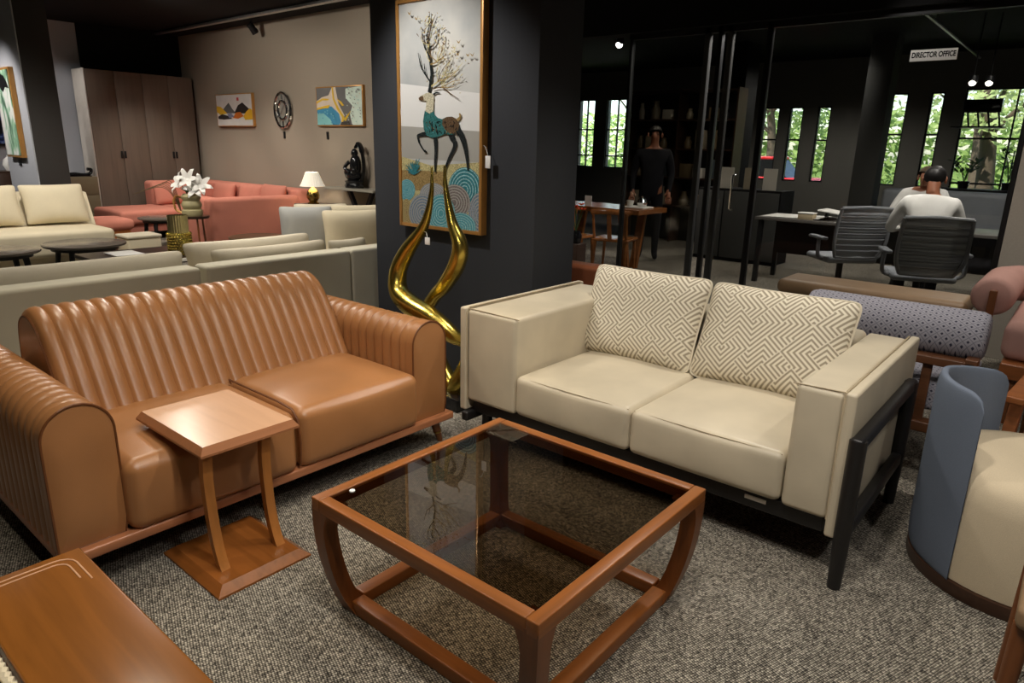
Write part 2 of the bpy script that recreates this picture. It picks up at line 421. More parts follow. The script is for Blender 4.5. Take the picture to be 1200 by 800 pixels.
# far window wall of the office
XW = 14.0
WIN = [(9.75, 9.30, 1.05, 2.56), (8.97, 8.42, 1.05, 2.56), (5.36, 5.03, .95, 2.32), (4.84, 4.58, .95, 2.32), (4.32, 4.08, .95, 2.32),
       (3.42, 3.24, .95, 2.50), (3.16, 2.84, .95, 2.52), (2.50, 2.29, .95, 2.52), (2.00, .55, .78, 2.56)]
wm = MB(); prev = 12.6
for (a, b, z0, z1) in WIN:
    wm.box((XW, a, 0), (XW+.18, prev, ZC)); wm.box((XW, b, 0), (XW+.18, a, z0)); wm.box((XW, b, z1), (XW+.18, a, ZC)); prev = b
wm.box((XW, -3.2, 0), (XW+.18, prev, ZC))
struct('wall_window', wm, paint('window_wall_paint', srgb(120, 118, 112)), smooth=False)
for i, (a, b, z0, z1) in enumerate(WIN):
    t = MB(); f = .025
    for (lo, hi) in (((b, z0), (a, z0+f)), ((b, z1-f), (a, z1)), ((b, z0), (b+f, z1)), ((a-f, z0), (a, z1))):
        t.box((XW+.03, lo[0], lo[1]), (XW+.09, hi[0], hi[1]))
    o = struct('window_%d' % (i+1), t, BLACKM)
    g = obj('pane', MB().box((XW+.055, b+f, z0+f), (XW+.065, a-f, z1-f)), CLEAR, o)
    zm = z0+(z1-z0)*.55
    obj('transom', MB().box((XW+.035, b, zm), (XW+.085, a, zm+.03)), BLACKM, o)
    if a-b > .4:
        obj('transom', MB().box((XW+.035, b, z0+.25), (XW+.085, a, z0+.28)), BLACKM, o)
        obj('mullion', MB().box((XW+.035, (a+b)/2-.012, z0), (XW+.085, (a+b)/2+.012, z1)), BLACKM, o)
pillar('pillar', (11.6, 2.62, 0), (12.0, 2.95, ZC), GREYD)
pillar('pillar', (11.2, 4.62, 0), (11.7, 5.05, ZC), BLACKP)

# glass partition of the office
def post(y, wd, m, dz=2.52): return MB().box((6.17, y-wd/2, 0), (6.23, y+wd/2, dz), .003, n=1)
GP = thing('glass_partition', 'dark tinted glass office partition with slim black posts behind the beige sofa', 'partition', (6.2, 2.1, 0))
GP['kind'] = 'structure'
obj('top_rail', MB().box((6.17, .47, 2.47), (6.23, 3.74, 2.53)), BLACKM, GP)
obj('bottom_rail', MB().box((6.17, .47, 0), (6.23, 2.36, .06)), BLACKM, GP)
obj('bottom_rail', MB().box((6.17, 2.9, 0), (6.23, 3.74, .06)), BLACKM, GP)
for (y, wd, m) in ((3.72, .03, BLACKM), (2.94, .05, GREYD), (2.82, .04, BLACKM), (2.73, .05, GREYD), (2.38, .045, BLACKM), (.49, .035, BLACKM)):
    obj('post', post(y, wd, m), m, GP)
for (y0, y1) in ((2.97, 3.70), (2.41, 2.70), (.51, 2.35)):
    obj('glass_panel', MB().box((6.195, y0, .05), (6.205, y1, 2.48)), TINT, GP)
obj('door_handle', MB().tube([(6.16, 2.55, .95), (6.12, 2.55, .96), (6.12, 2.55, 1.25), (6.16, 2.55, 1.26)], .01), CHROME, GP)

# lettering
def text_part(body, M, size, m, parent, name='lettering', depth=.001):
    cu = bpy.data.curves.new(name, 'FONT'); cu.body = body; cu.size = size; cu.align_x = 'CENTER'; cu.align_y = 'CENTER'; cu.extrude = depth; cu.offset = size*.028
    t = bpy.data.objects.new(name, cu); C.objects.link(t)
    dg = bpy.context.evaluated_depsgraph_get(); me = bpy.data.meshes.new_from_object(t.evaluated_get(dg))
    bpy.data.objects.remove(t); me.transform(M); me.materials.append(m)
    o = bpy.data.objects.new(name, me); C.objects.link(o); o.parent = parent
    rt = root_of(parent)
    if rt.type == 'EMPTY': me.transform(rt.matrix_basis.inverted())
    return o
def upd(): bpy.context.view_layer.update()
sg = tag(obj('office_sign', MB().box((6.186, .985, 2.145), (6.194, 1.292, 2.225), .002, n=1), WHITEP), 'small white DIRECTOR OFFICE sign with black letters on the dark glass', 'sign')
text_part('DIRECTOR OFFICE', frame((6.1855, 1.138, 2.186), (0, -1, 0), (0, 0, 1)) @ Matrix.Diagonal((.75, 1.15, 1, 1)), .046, BLACKG, sg)

# ------------------------------------------------------------------ tan channelled sofa
def ridge(t, a): 
    q = 2*(t-math.floor(t))-1
    return a*math.sqrt(max(0, 1-q*q*.98))
def poly_path(ctrl, n):
    """Catmull-Rom through control points, n samples per span"""
    P = [Vector(p) for p in ctrl]; out = []
    for i in range(len(P)-1):
        p0, p1, p2, p3 = P[max(i-1, 0)], P[i], P[i+1], P[min(i+2, len(P)-1)]
        for k in range(n):
            t = k/n; out.append(.5*((2*p1)+(p2-p0)*t+(2*p0-5*p1+4*p2-p3)*t*t+(3*p1-p0-3*p2+p3)*t**3))
    out.append(P[-1]); return out
T = thing('tan_sofa', 'tan leather two-seat sofa with vertical channel tufting on a slim wooden rail', 'sofa', (1.41, 2.8, 0))
prof = poly_path([(0, 2.74, .36), (0, 2.79, .44), (0, 2.87, .58), (0, 2.955, .71), (0, 3.02, .775), (0, 3.10, .805), (0, 3.19, .785), (0, 3.25, .71), (0, 3.28, .5), (0, 3.29, .2)], 5)
pl = len(prof)-1
X0, X1, NCH = .775, 2.06, 22
def back_fn(u, v):
    x = X0+(X1-X0)*u; f = v*pl; i = min(int(f), pl-1); p = prof[i].lerp(prof[i+1], f-i); q = prof[min(i+1, pl)]-prof[max(i-1, 0)]
    nrm = Vector((0, -q.z, q.y)).normalized()
    # both ends round over towards the sides
    e = min(1, min(u, 1-u)*NCH/.9); rnd = math.sqrt(max(0, 1-(1-e)**2))
    d = ridge(u*NCH, .014)
    c = Vector((0, 3.14, .45))
    pp = Vector((0, p.y, p.z))
    pp = pp+nrm*(d-.014)
    pp = c+(pp-c)*(.93+.07*rnd)
    return (x, pp.y, pp.z)
mb = MB(); mb.grid(back_fn, NCH*8, pl)
for uu in (0, 1):
    ring = [back_fn(uu, j/pl) for j in range(pl+1)]
    mb.prism(ring, (.004 if uu else -.004, 0, 0))
obj('backrest', mb, TAN, T, ang=75)
mb = MB(); mb.tube([back_fn(0, j/pl) for j in range(4, pl+1)], .006, 6); obj('piping', mb, TAN2, T)
AW = .21
def arm(xc, tag_side):
    # arch cross-section in x-z, swept along y with ridges
    zb, zt, hw = .17, .652, AW/2
    sec = [(-hw, zb), (-hw, .30), (-hw, .42)] + [(-hw*math.cos(a), zt-hw+hw*math.sin(a)) for a in [PI*k/12 for k in range(13)]] + [(hw, .42), (hw, .30), (hw, zb)]
    y0, y1, nch = 2.345, 3.40, 17
    def fn(u, v):
        f = v*(len(sec)-1); i = min(int(f), len(sec)-2); t = f-i
        x = sec[i][0]*(1-t)+sec[i+1][0]*t; z = sec[i][1]*(1-t)+sec[i+1][1]*t
        d = ridge(u*nch, .015)-.015; k = 1+d/hw
        zz = z if z < zt-hw else zt-hw+(z-(zt-hw))*k
        return (xc+x*k, y0+(y1-y0)*u, zz)
    mb = MB(); mb.grid(fn, nch*7, len(sec)-1)
    mb.prism([fn(1, j/(len(sec)-1)) for j in range(len(sec))], (0, .01, 0))
    a = obj('arm', mb, TAN, T, ang=75)
    # plain front cap, slightly domed, with dark piping
    def cap(u, v):
        ring = sec+[sec[0]]
        f = v*(len(ring)-1); i = min(int(f), len(ring)-2); t = f-i
        x = ring[i][0]*(1-t)+ring[i+1][0]*t; z = ring[i][1]*(1-t)+ring[i+1][1]*t
        s = u; xx = x*(s); zz = .38+(z-.38)*s
        return (xc+xx, 2.30-.016*(1-s**3), zz)
    mb = MB(); mb.grid(cap, 8, 40)
    def rim(u, v):
        p = cap(1, v); return (p[0], p[1]+.05*u, p[2])
    mb.grid(rim, 2, 40)
    c = obj('front_panel', mb, TAN, a)
    mb = MB(); mb.tube([cap(1, j/40) for j in range(41)], .0045, 6); obj('piping', mb, TAN2, a)
arm(.655, 0); arm(2.155, 1)
for (xa, xb) in ((.757, 1.402), (1.406, 2.053)):
    mb = MB(); mb.box((xa, 2.255, .165), (xb, 2.86, .425), .045, k=8, n=4, bulge=(0, .02, .022))
    obj('seat_cushion', mb, TAN, T)
mb = MB(); mb.tube([(1.404, 2.85, .432), (1.404, 2.40, .432), (1.404, 2.30, .425), (1.404, 2.262, .39), (1.404, 2.252, .3), (1.404, 2.262, .19)], .005, 6); obj('seam', mb, TAN2, T)
obj('base_rail', MB().box((.55, 2.265, .135), (2.285, 2.335, .172), .008).box((.55, 2.335, .135), (.62, 3.30, .172), .006).box((2.215, 2.335, .135), (2.285, 3.30, .172), .006), RAILW, T)
obj('underframe', MB().box((.64, 2.36, .10), (2.19, 3.25, .17), .004), BLACKM, T)
for (x, y, dx) in ((2.215, 2.34, .045), (.63, 2.34, -.045), (2.215, 3.22, .045), (.63, 3.22, -.045), (1.3, 2.36, 0)):
    l = obj('leg', MB().tube([(x, y, .138), (x+dx, y-.0, 0)], [.026, .014], 12), WOODZ, T)
    if dx: obj('ferrule', MB().tube([(x+dx*.55, y, .062), (x+dx*.62, y, .053)], [.0215, .0205], 12), BRASS, l)

# ------------------------------------------------------------------ small C-shaped side table
T = thing('side_table', 'small square wooden side table standing against the tan sofa', 'side table', (1.06, 2.15, 0))
def bevel_slab(x0, y0, x1, y1, z0, z1, inset, top_small):
    a = [(x0, y0), (x1, y0), (x1, y1), (x0, y1)]; b = [(x0+inset, y0+inset), (x1-inset, y0+inset), (x1-inset, y1-inset), (x0+inset, y1-inset)]
    mb = MB(); lo, hi = (a, b) if top_small else (b, a)
    zc = z0+.008 if top_small else z1-.008
    rings = [[(p[0], p[1], z0) for p in lo], [(p[0], p[1], z0+.008 if top_small else z1-.010) for p in a], [(p[0], p[1], z1) for p in hi]]
    vs = sum(rings, []); fs = [(3, 2, 1, 0), (8, 9, 10, 11)]
    for k in (0, 4):
        for i in range(4): fs.append((k+i, k+(i+1) % 4, k+4+(i+1) % 4, k+4+i))
    mb.add(vs, fs); mb.mi[1] = 1; return mb
obj('tabletop', bevel_slab(.905, 2.03, 1.265, 2.515, .468, .50, .016, True), [wood('side_table_edge', srgb(160, 106, 70), .3, 'X', .8, .15), SIDETOP], T, smooth=False)
obj('foot_plate', bevel_slab(.875, 1.945, 1.225, 2.345, .0, .032, .03, True), [SIDEW, SIDEW], T, smooth=False)
for x, xt in ((.955, .94), (1.165, 1.15)):
    mb = MB(); P = poly_path([(xt, 2.07, .475), (xt, 2.085, .36), (x-.004, 2.095, .18), (x, 2.08, .08), (x, 2.055, .03)], 4)
    vs = []; fs = []
    for i, p in enumerate(P):
        for sx, sy in ((-1, -1), (1, -1), (1, 1), (-1, 1)): vs.append((p.x+sx*.0165, p.y+sy*.014, p.z))
    for i in range(len(P)-1):
        for j in range(4): fs.append((i*4+j, i*4+(j+1) % 4, (i+1)*4+(j+1) % 4, (i+1)*4+j))
    fs += [(0, 1, 2, 3), tuple(len(vs)-4+j for j in range(4))]
    mb.add(vs, fs); obj('leg', mb, SIDEZ, T, ang=35)

# ------------------------------------------------------------------ glass coffee table
T = thing('coffee_table', 'square walnut coffee table with smoked glass top and curved legs', 'coffee table', (1.515, 1.235, 0))
x0, x1, y0, y1, zt = 1.072, 1.957, .79, 1.682, .40
rw, rh = .039, .045
obj('rail', MB().box((x0, y0, zt-rh), (x1, y0+rw, zt), .004), WOODX, T); obj('rail', MB().box((x0, y1-rw, zt-rh), (x1, y1, zt), .004), WOODX, T)
obj('rail', MB().box((x0, y0+rw, zt-rh), (x0+rw, y1-rw, zt), .004), WOODY, T); obj('rail', MB().box((x1-rw, y0+rw, zt-rh), (x1, y1-rw, zt), .004), WOODY, T)
obj('glass_top', MB().box((x0+rw-.002, y0+rw-.002, zt-.012), (x1-rw+.002, y1-rw+.002, zt-.004)), SMOKE, T)
obj('corner_sheet', MB().prism([(x1-.03, y1-.03, zt-.004), (x1-.16, y1-.03, zt-.004), (x1-.10, y1-.085, zt-.004), (x1-.03, y1-.14, zt-.004)][::-1], (0, 0, .004)), glass('clear_sheet', (.86, .85, .82), 1.5, .12), T)  # thin clear sheet over one corner of the glass
IN = .055
for sx, sy, X, Y in ((1, 1, x0, y0), (-1, 1, x1, y0), (-1, -1, x1, y1), (1, -1, x0, y1)):
    wdt = .052; P = []
    for k in range(15):
        t = k/14; z = (zt-.03)*(1-t)
        off = IN*(1-(1-t**2.4))  # bows inwards towards the floor
        P.append((X+sx*off, Y+sy*off, z))
    vs = []; fs = []
    for k, p in enumerate(P):
        t = k/14
        q = wdt*(1+.55*max(0, 1-t/.24)**2+.45*max(0, (t-.8)/.2)**2)
        vs += [(p[0], p[1], p[2]), (p[0]+sx*q, p[1], p[2]), (p[0]+sx*q, p[1]+sy*q, p[2]), (p[0], p[1]+sy*q, p[2])]
    for k in range(14):
        for j in range(4): fs.append((k*4+j, k*4+(j+1) % 4, (k+1)*4+(j+1) % 4, (k+1)*4+j))
    fs += [(0, 1, 2, 3), tuple(14*4+j for j in range(4))]
    mb = MB(); mb.add(vs, fs); obj('leg', mb, WOODZ, T, ang=35)
a0, a1, b0, b1 = x0+IN, x1-IN, y0+IN, y1-IN
for (lo, hi, m) in (((a0+.05, b0, 0), (a1-.05, b0+.05, .045), WOODX), ((a0+.05, b1-.05, 0), (a1-.05, b1, .045), WOODX),
                    ((a0, b0+.05, 0), (a0+.05, b1-.05, .045), WOODY), ((a1-.05, b0+.05, 0), (a1, b1-.05, .045), WOODY)):
    obj('stretcher', MB().box(lo, hi, .005), m, T)
for i, (a, b) in enumerate(((x0+.06, y1-.06), (x1-.06, y0+.06), (x0+.06, y0+.06))):
    obj('glass_bumper', MB().lathe([(.0, .0), (.009, 0), (.009, .003), (.0, .003)], (a+.05, b-.0, zt-.004), 10), plain('bumper_white', (.9, .9, .9), .3), T) if i == 0 else None

# ------------------------------------------------------------------ beige leather sofa
T = thing('beige_sofa', 'beige leather two-seat sofa with boxy arms on a black wooden frame', 'sofa', (2.85, 1.36, 0))
for s, ya, yb, yo in ((1, .50, .672, .467), (-1, 2.222, 1.915, 2.262)):
    pass
def bsofa_arm(yin, yout, ypan, s):
    # yin: face to the seat, yout: outer face of the body, ypan: outer face of the side panel
    lo, hi = min(yin, yout), max(yin, yout)
    a = obj('arm', MB().box((2.325, lo, .235), (3.28, hi, .70), .022, k=3, n=3, bulge=(.006, 0, .004)), BEIGE, T)
    lo, hi = min(yout, ypan), max(yout, ypan)
    obj('side_panel', MB().box((2.318, lo+.001, .18), (3.32, hi, .706), .011, k=3, n=3), BEIGE, a)
    mb = MB()
    yy = yout
    mb.tube([(2.33, yy, .24), (2.322, yy, .68), (2.34, yy, .706), (3.28, yy, .708)], .004, 6)
    mb.tube([(2.335, yin-s*.012, .697), (2.335, yout, .702)], .0028, 6)
    obj('stitching', mb, BEIGE_ST, a)
bsofa_arm(.665, .505, .467, -1); bsofa_arm(1.91, 2.215, 2.258, 1)
mid = 1.295
for ya, yb in ((.668, mid-.001), (mid+.001, 1.907)):
    obj('seat_cushion', MB().box((2.32, ya, .24), (3.13, yb, .432), .03, k=6, n=3, bulge=(.01, 0, .022)), BEIGE, T)
    mb = MB(); mb.tube([(2.337, ya+.012, .425), (2.326, (ya+yb)/2, .428), (2.337, yb-.012, .425)], .002, 6); obj('stitching', mb, BEIGE_ST, T)
obj('backrest', MB().box((3.13, .668, .24), (3.30, 1.907, .705), .03, k=4, n=3), BEIGE, T)
obj('base_frame', MB().box((2.36, .52, .17), (3.28, 2.2, .235), .004), BLACKWOOD, T)
for s, ya, yb, zf in ((-1, .425, .465, .565), (1, 2.19, 2.23, .18)):
    f = obj('side_frame', MB().box((2.30, ya, zf-.05), (3.16, yb, zf), .012), BLACKWOOD, T)
    if s < 0: obj('lower_bar', MB().box((2.34, ya, .19), (3.12, yb, .24), .01), BLACKWOOD, f)
    for xx in ((2.30, 3.11) if s < 0 else (2.45, 3.11)):
        mb = MB(); mb.tube([(xx+.025, (ya+yb)/2, zf-.01), (xx+.025, (ya+yb)/2, zf*.4), (xx+.025, (ya+yb)/2, 0)], [.028, .028, .022], 10); obj('leg', mb, BLACKWOOD, T)
obj('care_label', MB().box((2.353, .72, .205), (2.358, .80, .22)), WHITEP, T)

def maze_pillow(y, wd, label, lean=.20, z0=.43, x0=2.92, ht=.47):
    up = Vector((lean, 0, .44)).normalized(); right = Vector((0, -1, 0))
    M = frame(Vector((x0, y, z0))+up*ht/2, right, up)
    mb = pillow_mb(M, wd, ht, .17, 18, .035)
    t = thing('patterned_pillow', label, 'pillow', (x0, y, z0), 0, 'maze pillows on the beige sofa')
    obj('cover', mb, MAZE, t)
    e = MB(); 
    def pos(i, j):
        u = math.sin(PI/2*(2*i/18-1)); v = math.sin(PI/2*(2*j/18-1)); k = 1/(abs(u)**15+abs(v)**15)**(1/15)
        return M @ Vector((wd/2*u*(1-.035*(1-v*v)*abs(u))*k, ht/2*v*(1-.035*(1-u*u)*abs(v))*k, 0))
    r = [pos(i, 0) for i in range(18)]+[pos(18, j) for j in range(18)]+[pos(18-i, 18) for i in range(18)]+[pos(0, 18-j) for j in range(18)]
    e.tube(r+[r[0]], .007, 6, cap=False); obj('piping', e, CREAM, t)
maze_pillow(1.66, .655, 'cream maze-patterned pillow at the left end of the beige sofa, next to the long arm')
maze_pillow(1.0, .66, 'cream maze-patterned pillow at the right end of the beige sofa, touching the near arm', .22)

# ------------------------------------------------------------------ narrow wooden bench, lower left
T = thing('wooden_bench', 'glossy brown narrow wooden bench top in the near corner beside the tan sofa', 'bench', (.365, 1.3, 0))
obj('bench_top', MB().box((.245, .75, .395), (.488, 1.845, .43), .006, n=3), BENCHW, T)
gm = MB()  # reflection arcs on the glossy top, drawn as thin pale tubes
for k, (ins, rad) in enumerate(((.03, .04), (.048, .03))):
    xr, yt = .488-ins, 1.845-ins
    P = [(xr, yt-.14+.04*k, .4303), (xr, yt-rad, .4303)]+[(xr-rad+rad*math.cos(a), yt-rad+rad*math.sin(a), .4303) for a in (PI/8, PI/4, 3*PI/8)]+[(xr-rad, yt, .4303), (.26+.02*k, yt, .4303)]
    gm.tube(P, .0022, 6, flat=1)
obj('reflection_line', gm, SIDETOP, T, label='painted pale reflection line along the bench end')
for x in (.275, .458):
    for y in (.85, 1.78): obj('leg', MB().tube([(x, y, .396), (x, y, 0)], [.022, .016], 10), WOODZ, T)
T = thing('cream_stool', 'cream stool with a scalloped pale edge beside the near wooden bench', 'stool', (.1, 1.35, 0))
mb = MB(); mb.box((-.1, .95, .30), (.215, 1.72, .425), .03, k=4, n=3); obj('seat', mb, CREAMY, T)
mb = MB(); mb.tube([(.224+.004*(k % 2), .96+.0095*k, .425) for k in range(78)], [.008+.003*(k % 2) for k in range(78)], 6); obj('scalloped_trim', mb, CREAMY, T)
for x in (-.06, .18):
    for y in (1.0, 1.67): obj('leg', MB().tube([(x, y, .31), (x, y, 0)], .018, 8), BLACKM, T)

# ------------------------------------------------------------------ barrel chair and the leg beside it
BC = (2.855, -.03)
T = thing('barrel_chair', 'round cream barrel chair with slate blue curved back on a dark plinth', 'chair', (BC[0], BC[1], 0))
obj('plinth', MB().lathe([(0, 0), (.343, 0), (.347, .01), (.347, .05), (.33, .055), (0, .055)], (BC[0], BC[1], 0), 48), wood('plinth_wood', srgb(66, 42, 28), .4), T)
obj('body', MB().lathe([(.30, .05), (.338, .055), (.342, .10), (.340, .34), (.332, .40), (.305, .437), (.24, .452), (.12, .46), (0, .462)], (BC[0], BC[1], 0), 48), CREAMC, T)
a0, a1 = math.radians(26), math.radians(150)
ri, ro, ztop = .314, .352, .715
def shell(u, v):
    a = a0+(a1-a0)*u; sec = v*2*PI
    zb = .05; hw = (ro-ri)/2*min(1, .12+(min(u, 1-u)/.14)**.6); hc = ro-hw
    e = min(1, min(u, 1-u)*9); zz = ztop-.05*max(0, 1-u*2)-.05*(1-math.sqrt(max(0, 1-(1-e)**2)))
    # superellipse-like section: straight walls, rounded top
    c, s = math.cos(sec), math.sin(sec)
    x = hc+hw*math.copysign(abs(c)**.5, c); k = (math.copysign(abs(s)**.28, s)+1)/2
    return (BC[0]+x*math.cos(a), BC[1]+x*math.sin(a), zb+(zz-zb)*k)
mb = MB(); mb.grid(shell, 40, 40, wrapv=True)
for uu in (0, 1): mb.prism([shell(uu, j/40) for j in range(40)], (0, 0, 0.0))
obj('backrest', mb, BLUEF, T, ang=60)
T = thing('dining_chair', 'brown wooden chair showing only a splayed leg at the right edge', 'chair', (2.0, -.3, 0))
for (x, y, dx, dy) in ((2.165, -.06, .02, .012), (1.80, -.06, -.02, .012), (2.165, -.50, .02, -.02), (1.80, -.50, -.02, -.02)):
    obj('leg', MB().tube([(x, y, .42), (x+dx, y+dy, 0)], [.022, .014], 10), WOODZ, T)
obj('seat', MB().box((1.76, -.55, .42), (2.2, -.04, .48), .02, k=2, n=3), BROWNL, T)
obj('backrest', MB().box((1.77, -.56, .62), (2.19, -.52, .82), .015), WOODX, T)
for x in (1.79, 2.17): obj('back_post', MB().tube([(x, -.53, .46), (x, -.545, .70)], .014, 8), WOODZ, T)

# ------------------------------------------------------------------ gilded sculpture
T = thing('gilded_sculpture', 'tall twisted gold ribbon sculpture on a black base between the two sofas', 'sculpture', (2.72, 2.62, 0))
S1 = [(2.66, 2.806, 1.336), (2.65, 2.801, 1.191), (2.64, 2.851, 1.019), (2.62, 2.968, .872), (2.60, 3.03, .744), (2.58, 3.004, .625), (2.57, 2.887, .562), (2.58, 2.718, .51), (2.61, 2.592, .435), (2.65, 2.545, .384), (2.69, 2.555, .301), (2.70, 2.585, .214), (2.69, 2.636, .118), (2.68, 2.66, .05)]
S2 = [(2.70, 2.746, 1.347), (2.70, 2.74, 1.231), (2.71, 2.702, 1.05), (2.72, 2.649, .925), (2.72, 2.676, .809), (2.72, 2.772, .68), (2.73, 2.858, .607), (2.74, 2.945, .487), (2.74, 2.916, .335), (2.73, 2.817, .199), (2.71, 2.72, .11), (2.70, 2.68, .05)]
def strand(S, radii):
    P = poly_path(S, 7); Q = poly_path([(r, 0, 0) for r in radii], 7)
    return MB().tube(P, [max(.004, q.x) for q in Q], 14, flat=.72, up=(1, .6, 0), twist=.02)
obj('strand', strand(S1, [.008, .019, .038, .060, .070, .078, .088, .084, .062, .030, .046, .060, .066, .06]), GOLD, T, ang=50)
obj('strand', strand(S2, [.008, .019, .038, .060, .068, .062, .056, .058, .062, .06, .06, .055]), GOLD, T, ang=50)
obj('base', MB().box((2.58, 2.53, 0), (2.80, 2.76, .075), .006), BLACKG, T)
tg = obj('price_tag', MB().box((2.588, 2.752, .925), (2.591, 2.79, .965), .001, n=1), WHITEP, T)
obj('string', MB().tube([(2.59, 2.772, .965), (2.60, 2.79, .99), (2.62, 2.83, .99)], .0012, 5), WHITEP, tg)

# ------------------------------------------------------------------ deer painting on the pillar
PX, PY0, PY1, PZ0, PZ1 = 3.05, 3.53, 2.795, .935, 2.30
T = thing('deer_painting', 'tall gold-framed painting of a teal deer with branching antlers on the dark pillar', 'painting', (PX, (PY0+PY1)/2, PZ0))
fw = .022
obj('frame', MB().box((PX, PY1, PZ0), (3.10, PY1+fw, PZ1), .002, n=1).box((PX, PY0-fw, PZ0), (3.10, PY0, PZ1), .002, n=1).box((PX, PY1+fw, PZ0), (3.10, PY0-fw, PZ0+fw), .002, n=1).box((PX, PY1+fw, PZ1-fw), (3.10, PY0-fw, PZ1), .002, n=1), GOLDF, T)
def canvas_mat():
    m = NT('painted_canvas', .12, 0, .6); co = m.co(); a = m.n('TexNoise', Scale=2.2, Detail=5.); m.l(co, a.inputs[0])
    m.col(m.ramp(a.outputs[0], [(.3, srgb(172, 176, 176)), (.55, srgb(204, 204, 198)), (.75, srgb(222, 218, 206))])); return m.m
CXF = PX+.010
obj('canvas', MB().box((CXF, PY1+fw-.002, PZ0+fw-.002), (3.09, PY0-fw+.002, PZ1-fw+.002)), canvas_mat(), T)
cols = [srgb(40, 44, 44), srgb(56, 110, 108), srgb(98, 78, 58), srgb(196, 190, 164), srgb(88, 158, 168), srgb(128, 120, 116), srgb(124, 140, 154), srgb(192, 182, 132), srgb(158, 134, 88), srgb(60, 128, 136), srgb(170, 168, 160), srgb(226, 226, 222), srgb(150, 196, 200)]
PM = [NT('print_%d' % i, .25, 0, .5) for i in range(len(cols))]
for p, c in zip(PM, cols):
    if c in (cols[10], cols[11]): p.col(c); continue
    ns_ = p.n('TexNoise', Scale=150., Detail=3.); p.l(p.co(), ns_.inputs[0]); p.col(p.ramp(ns_.outputs[0], [(.36, mul(c, .62)), (.64, mul(c, 1.28))]))
PM = [p.m for p in PM]
iw = (PY0-fw)-(PY1+fw); ih = (PZ1-fw)-(PZ0+fw)
layer = [0]
def W(x, y):
    u = min(1, max(0, (x-104)/243)); yt = 24-30*u; yb = 722+30*u
    v = min(1, max(0, (y-yt)/(yb-yt)))
    return (CXF-.0004-layer[0]*.00006, PY0-fw-u*iw, PZ1-fw-v*ih)
pr = MB()
def pg(pts, m):
    layer[0] += 1
    P = [Vector(W(*p)) for p in pts]; tri = geometry.tessellate_polygon([P]); pr.add(P, [tuple(t) for t in tri], m)
def stroke(pts, w0, w1, m):
    layer[0] += 1
    P = [Vector((a, b, 0)) for a, b in pts]
    P = poly_path(P, 4) if len(P) > 2 else P
    n = len(P); L = []; Rr = []
    for i, p in enumerate(P):
        t = (P[min(i+1, n-1)]-P[max(i-1, 0)]).normalized(); nn = Vector((-t.y, t.x, 0)); ww = (w0+(w1-w0)*i/(n-1))/2
        L.append(W(p.x+nn.x*ww*.8, p.y+nn.y*ww)); Rr.append(W(p.x-nn.x*ww*.8, p.y-nn.y*ww))
    pr.add(L+Rr, [(i, i+1, n+i+1, n+i) for i in range(n-1)], m)
def disc(cx, cy, rx, ry, m, rings=(), half=False):
    N = 36
    pg([(cx+rx*math.cos(2*PI*k/N), cy+ry*math.sin(2*PI*k/N)) for k in range(N)], m)
    for q, mm in rings:
        layer[0] += 1; vs = []; 
        for k in range(N): 
            a = 2*PI*k/N; vs.append(W(cx+rx*q*math.cos(a), cy+ry*q*math.sin(a))); vs.append(W(cx+rx*(q-.05)*math.cos(a), cy+ry*(q-.05)*math.sin(a)))
        pr.add(vs, [(2*k, (2*k+2) % (2*N), (2*k+3) % (2*N), 2*k+1) for k in range(N)], mm)
# misty bands
pg([(104, 265), (345, 300), (345, 420), (104, 400)], 11); pg([(104, 400), (345, 420), (345, 520), (104, 505)], 10)
pg([(104, 500), (200, 530), (345, 520), (345, 752), (104, 740)], 7); pg([(104, 545), (240, 550), (250, 620), (104, 610)], 8)
# discs of the ground
rg = lambda c: [(q, c) for q in (.97, .82, .67, .52, .37, .22)]
disc(303, 612, 50, 76, 9, rg(12)); disc(345, 700, 30, 80, 6, rg(10)); disc(205, 628, 42, 40, 10, rg(6)); disc(272, 655, 48, 62, 5, rg(10))
disc(120, 612, 28, 36, 4, rg(12)); disc(118, 690, 18, 48, 8, rg(7)); disc(172, 690, 46, 64, 6, rg(10)); disc(232, 692, 44, 66, 4, rg(12)); disc(292, 740, 46, 52, 4, rg(12))
for k in range(46):
    a = random.uniform(0, 2*PI); r = random.uniform(.1, 1); cx, cy = 148+30*r*math.cos(a), 535+34*r*math.sin(a)
    stroke([(148, 560), ((148+cx)/2+random.uniform(-5, 5), (560+cy)/2), (cx, cy)], 3, 2.5, random.choice((9, 9, 1, 4)))
# deer: legs, body, neck, head, tail
stroke([(196, 425), (176, 428), (160, 432)], 16, 8, 0); stroke([(161, 430), (166, 455), (184, 486)], 8, 5, 0); stroke([(182, 480), (190, 488)], 7, 6, 0)
stroke([(216, 430), (219, 480), (216, 520), (216, 552)], 15, 5, 0)
stroke([(258, 405), (268, 440), (277, 465), (258, 510), (242, 555)], 24, 5, 0); stroke([(279, 405), (296, 435), (306, 470), (312, 510), (315, 547)], 24, 5, 0)
pg([(185, 352), (179, 385), (181, 412), (190, 432), (206, 440), (228, 436), (246, 428), (270, 430), (284, 420), (288, 398), (281, 380), (266, 372), (250, 374), (238, 380), (226, 376), (216, 366), (211, 350)], 1)
pg([(240, 380), (252, 373), (268, 372), (282, 380), (289, 398), (286, 416), (272, 428), (258, 424), (246, 412), (238, 396)], 2)
pg([(191, 318), (214, 312), (213, 335), (212, 354), (200, 362), (186, 354), (189, 336)], 3)
pg([(166, 312), (172, 306), (184, 300), (192, 296), (204, 294), (213, 304), (214, 316), (200, 324), (190, 322), (176, 320), (168, 319)], 3)
pg([(166, 312), (172, 307), (180, 305), (182, 319), (176, 321), (168, 319)], 2)
stroke([(212, 302), (222, 296), (232, 298)], 7, 2, 0); stroke([(283, 384), (292, 374), (290, 362)], 10, 5, 8)
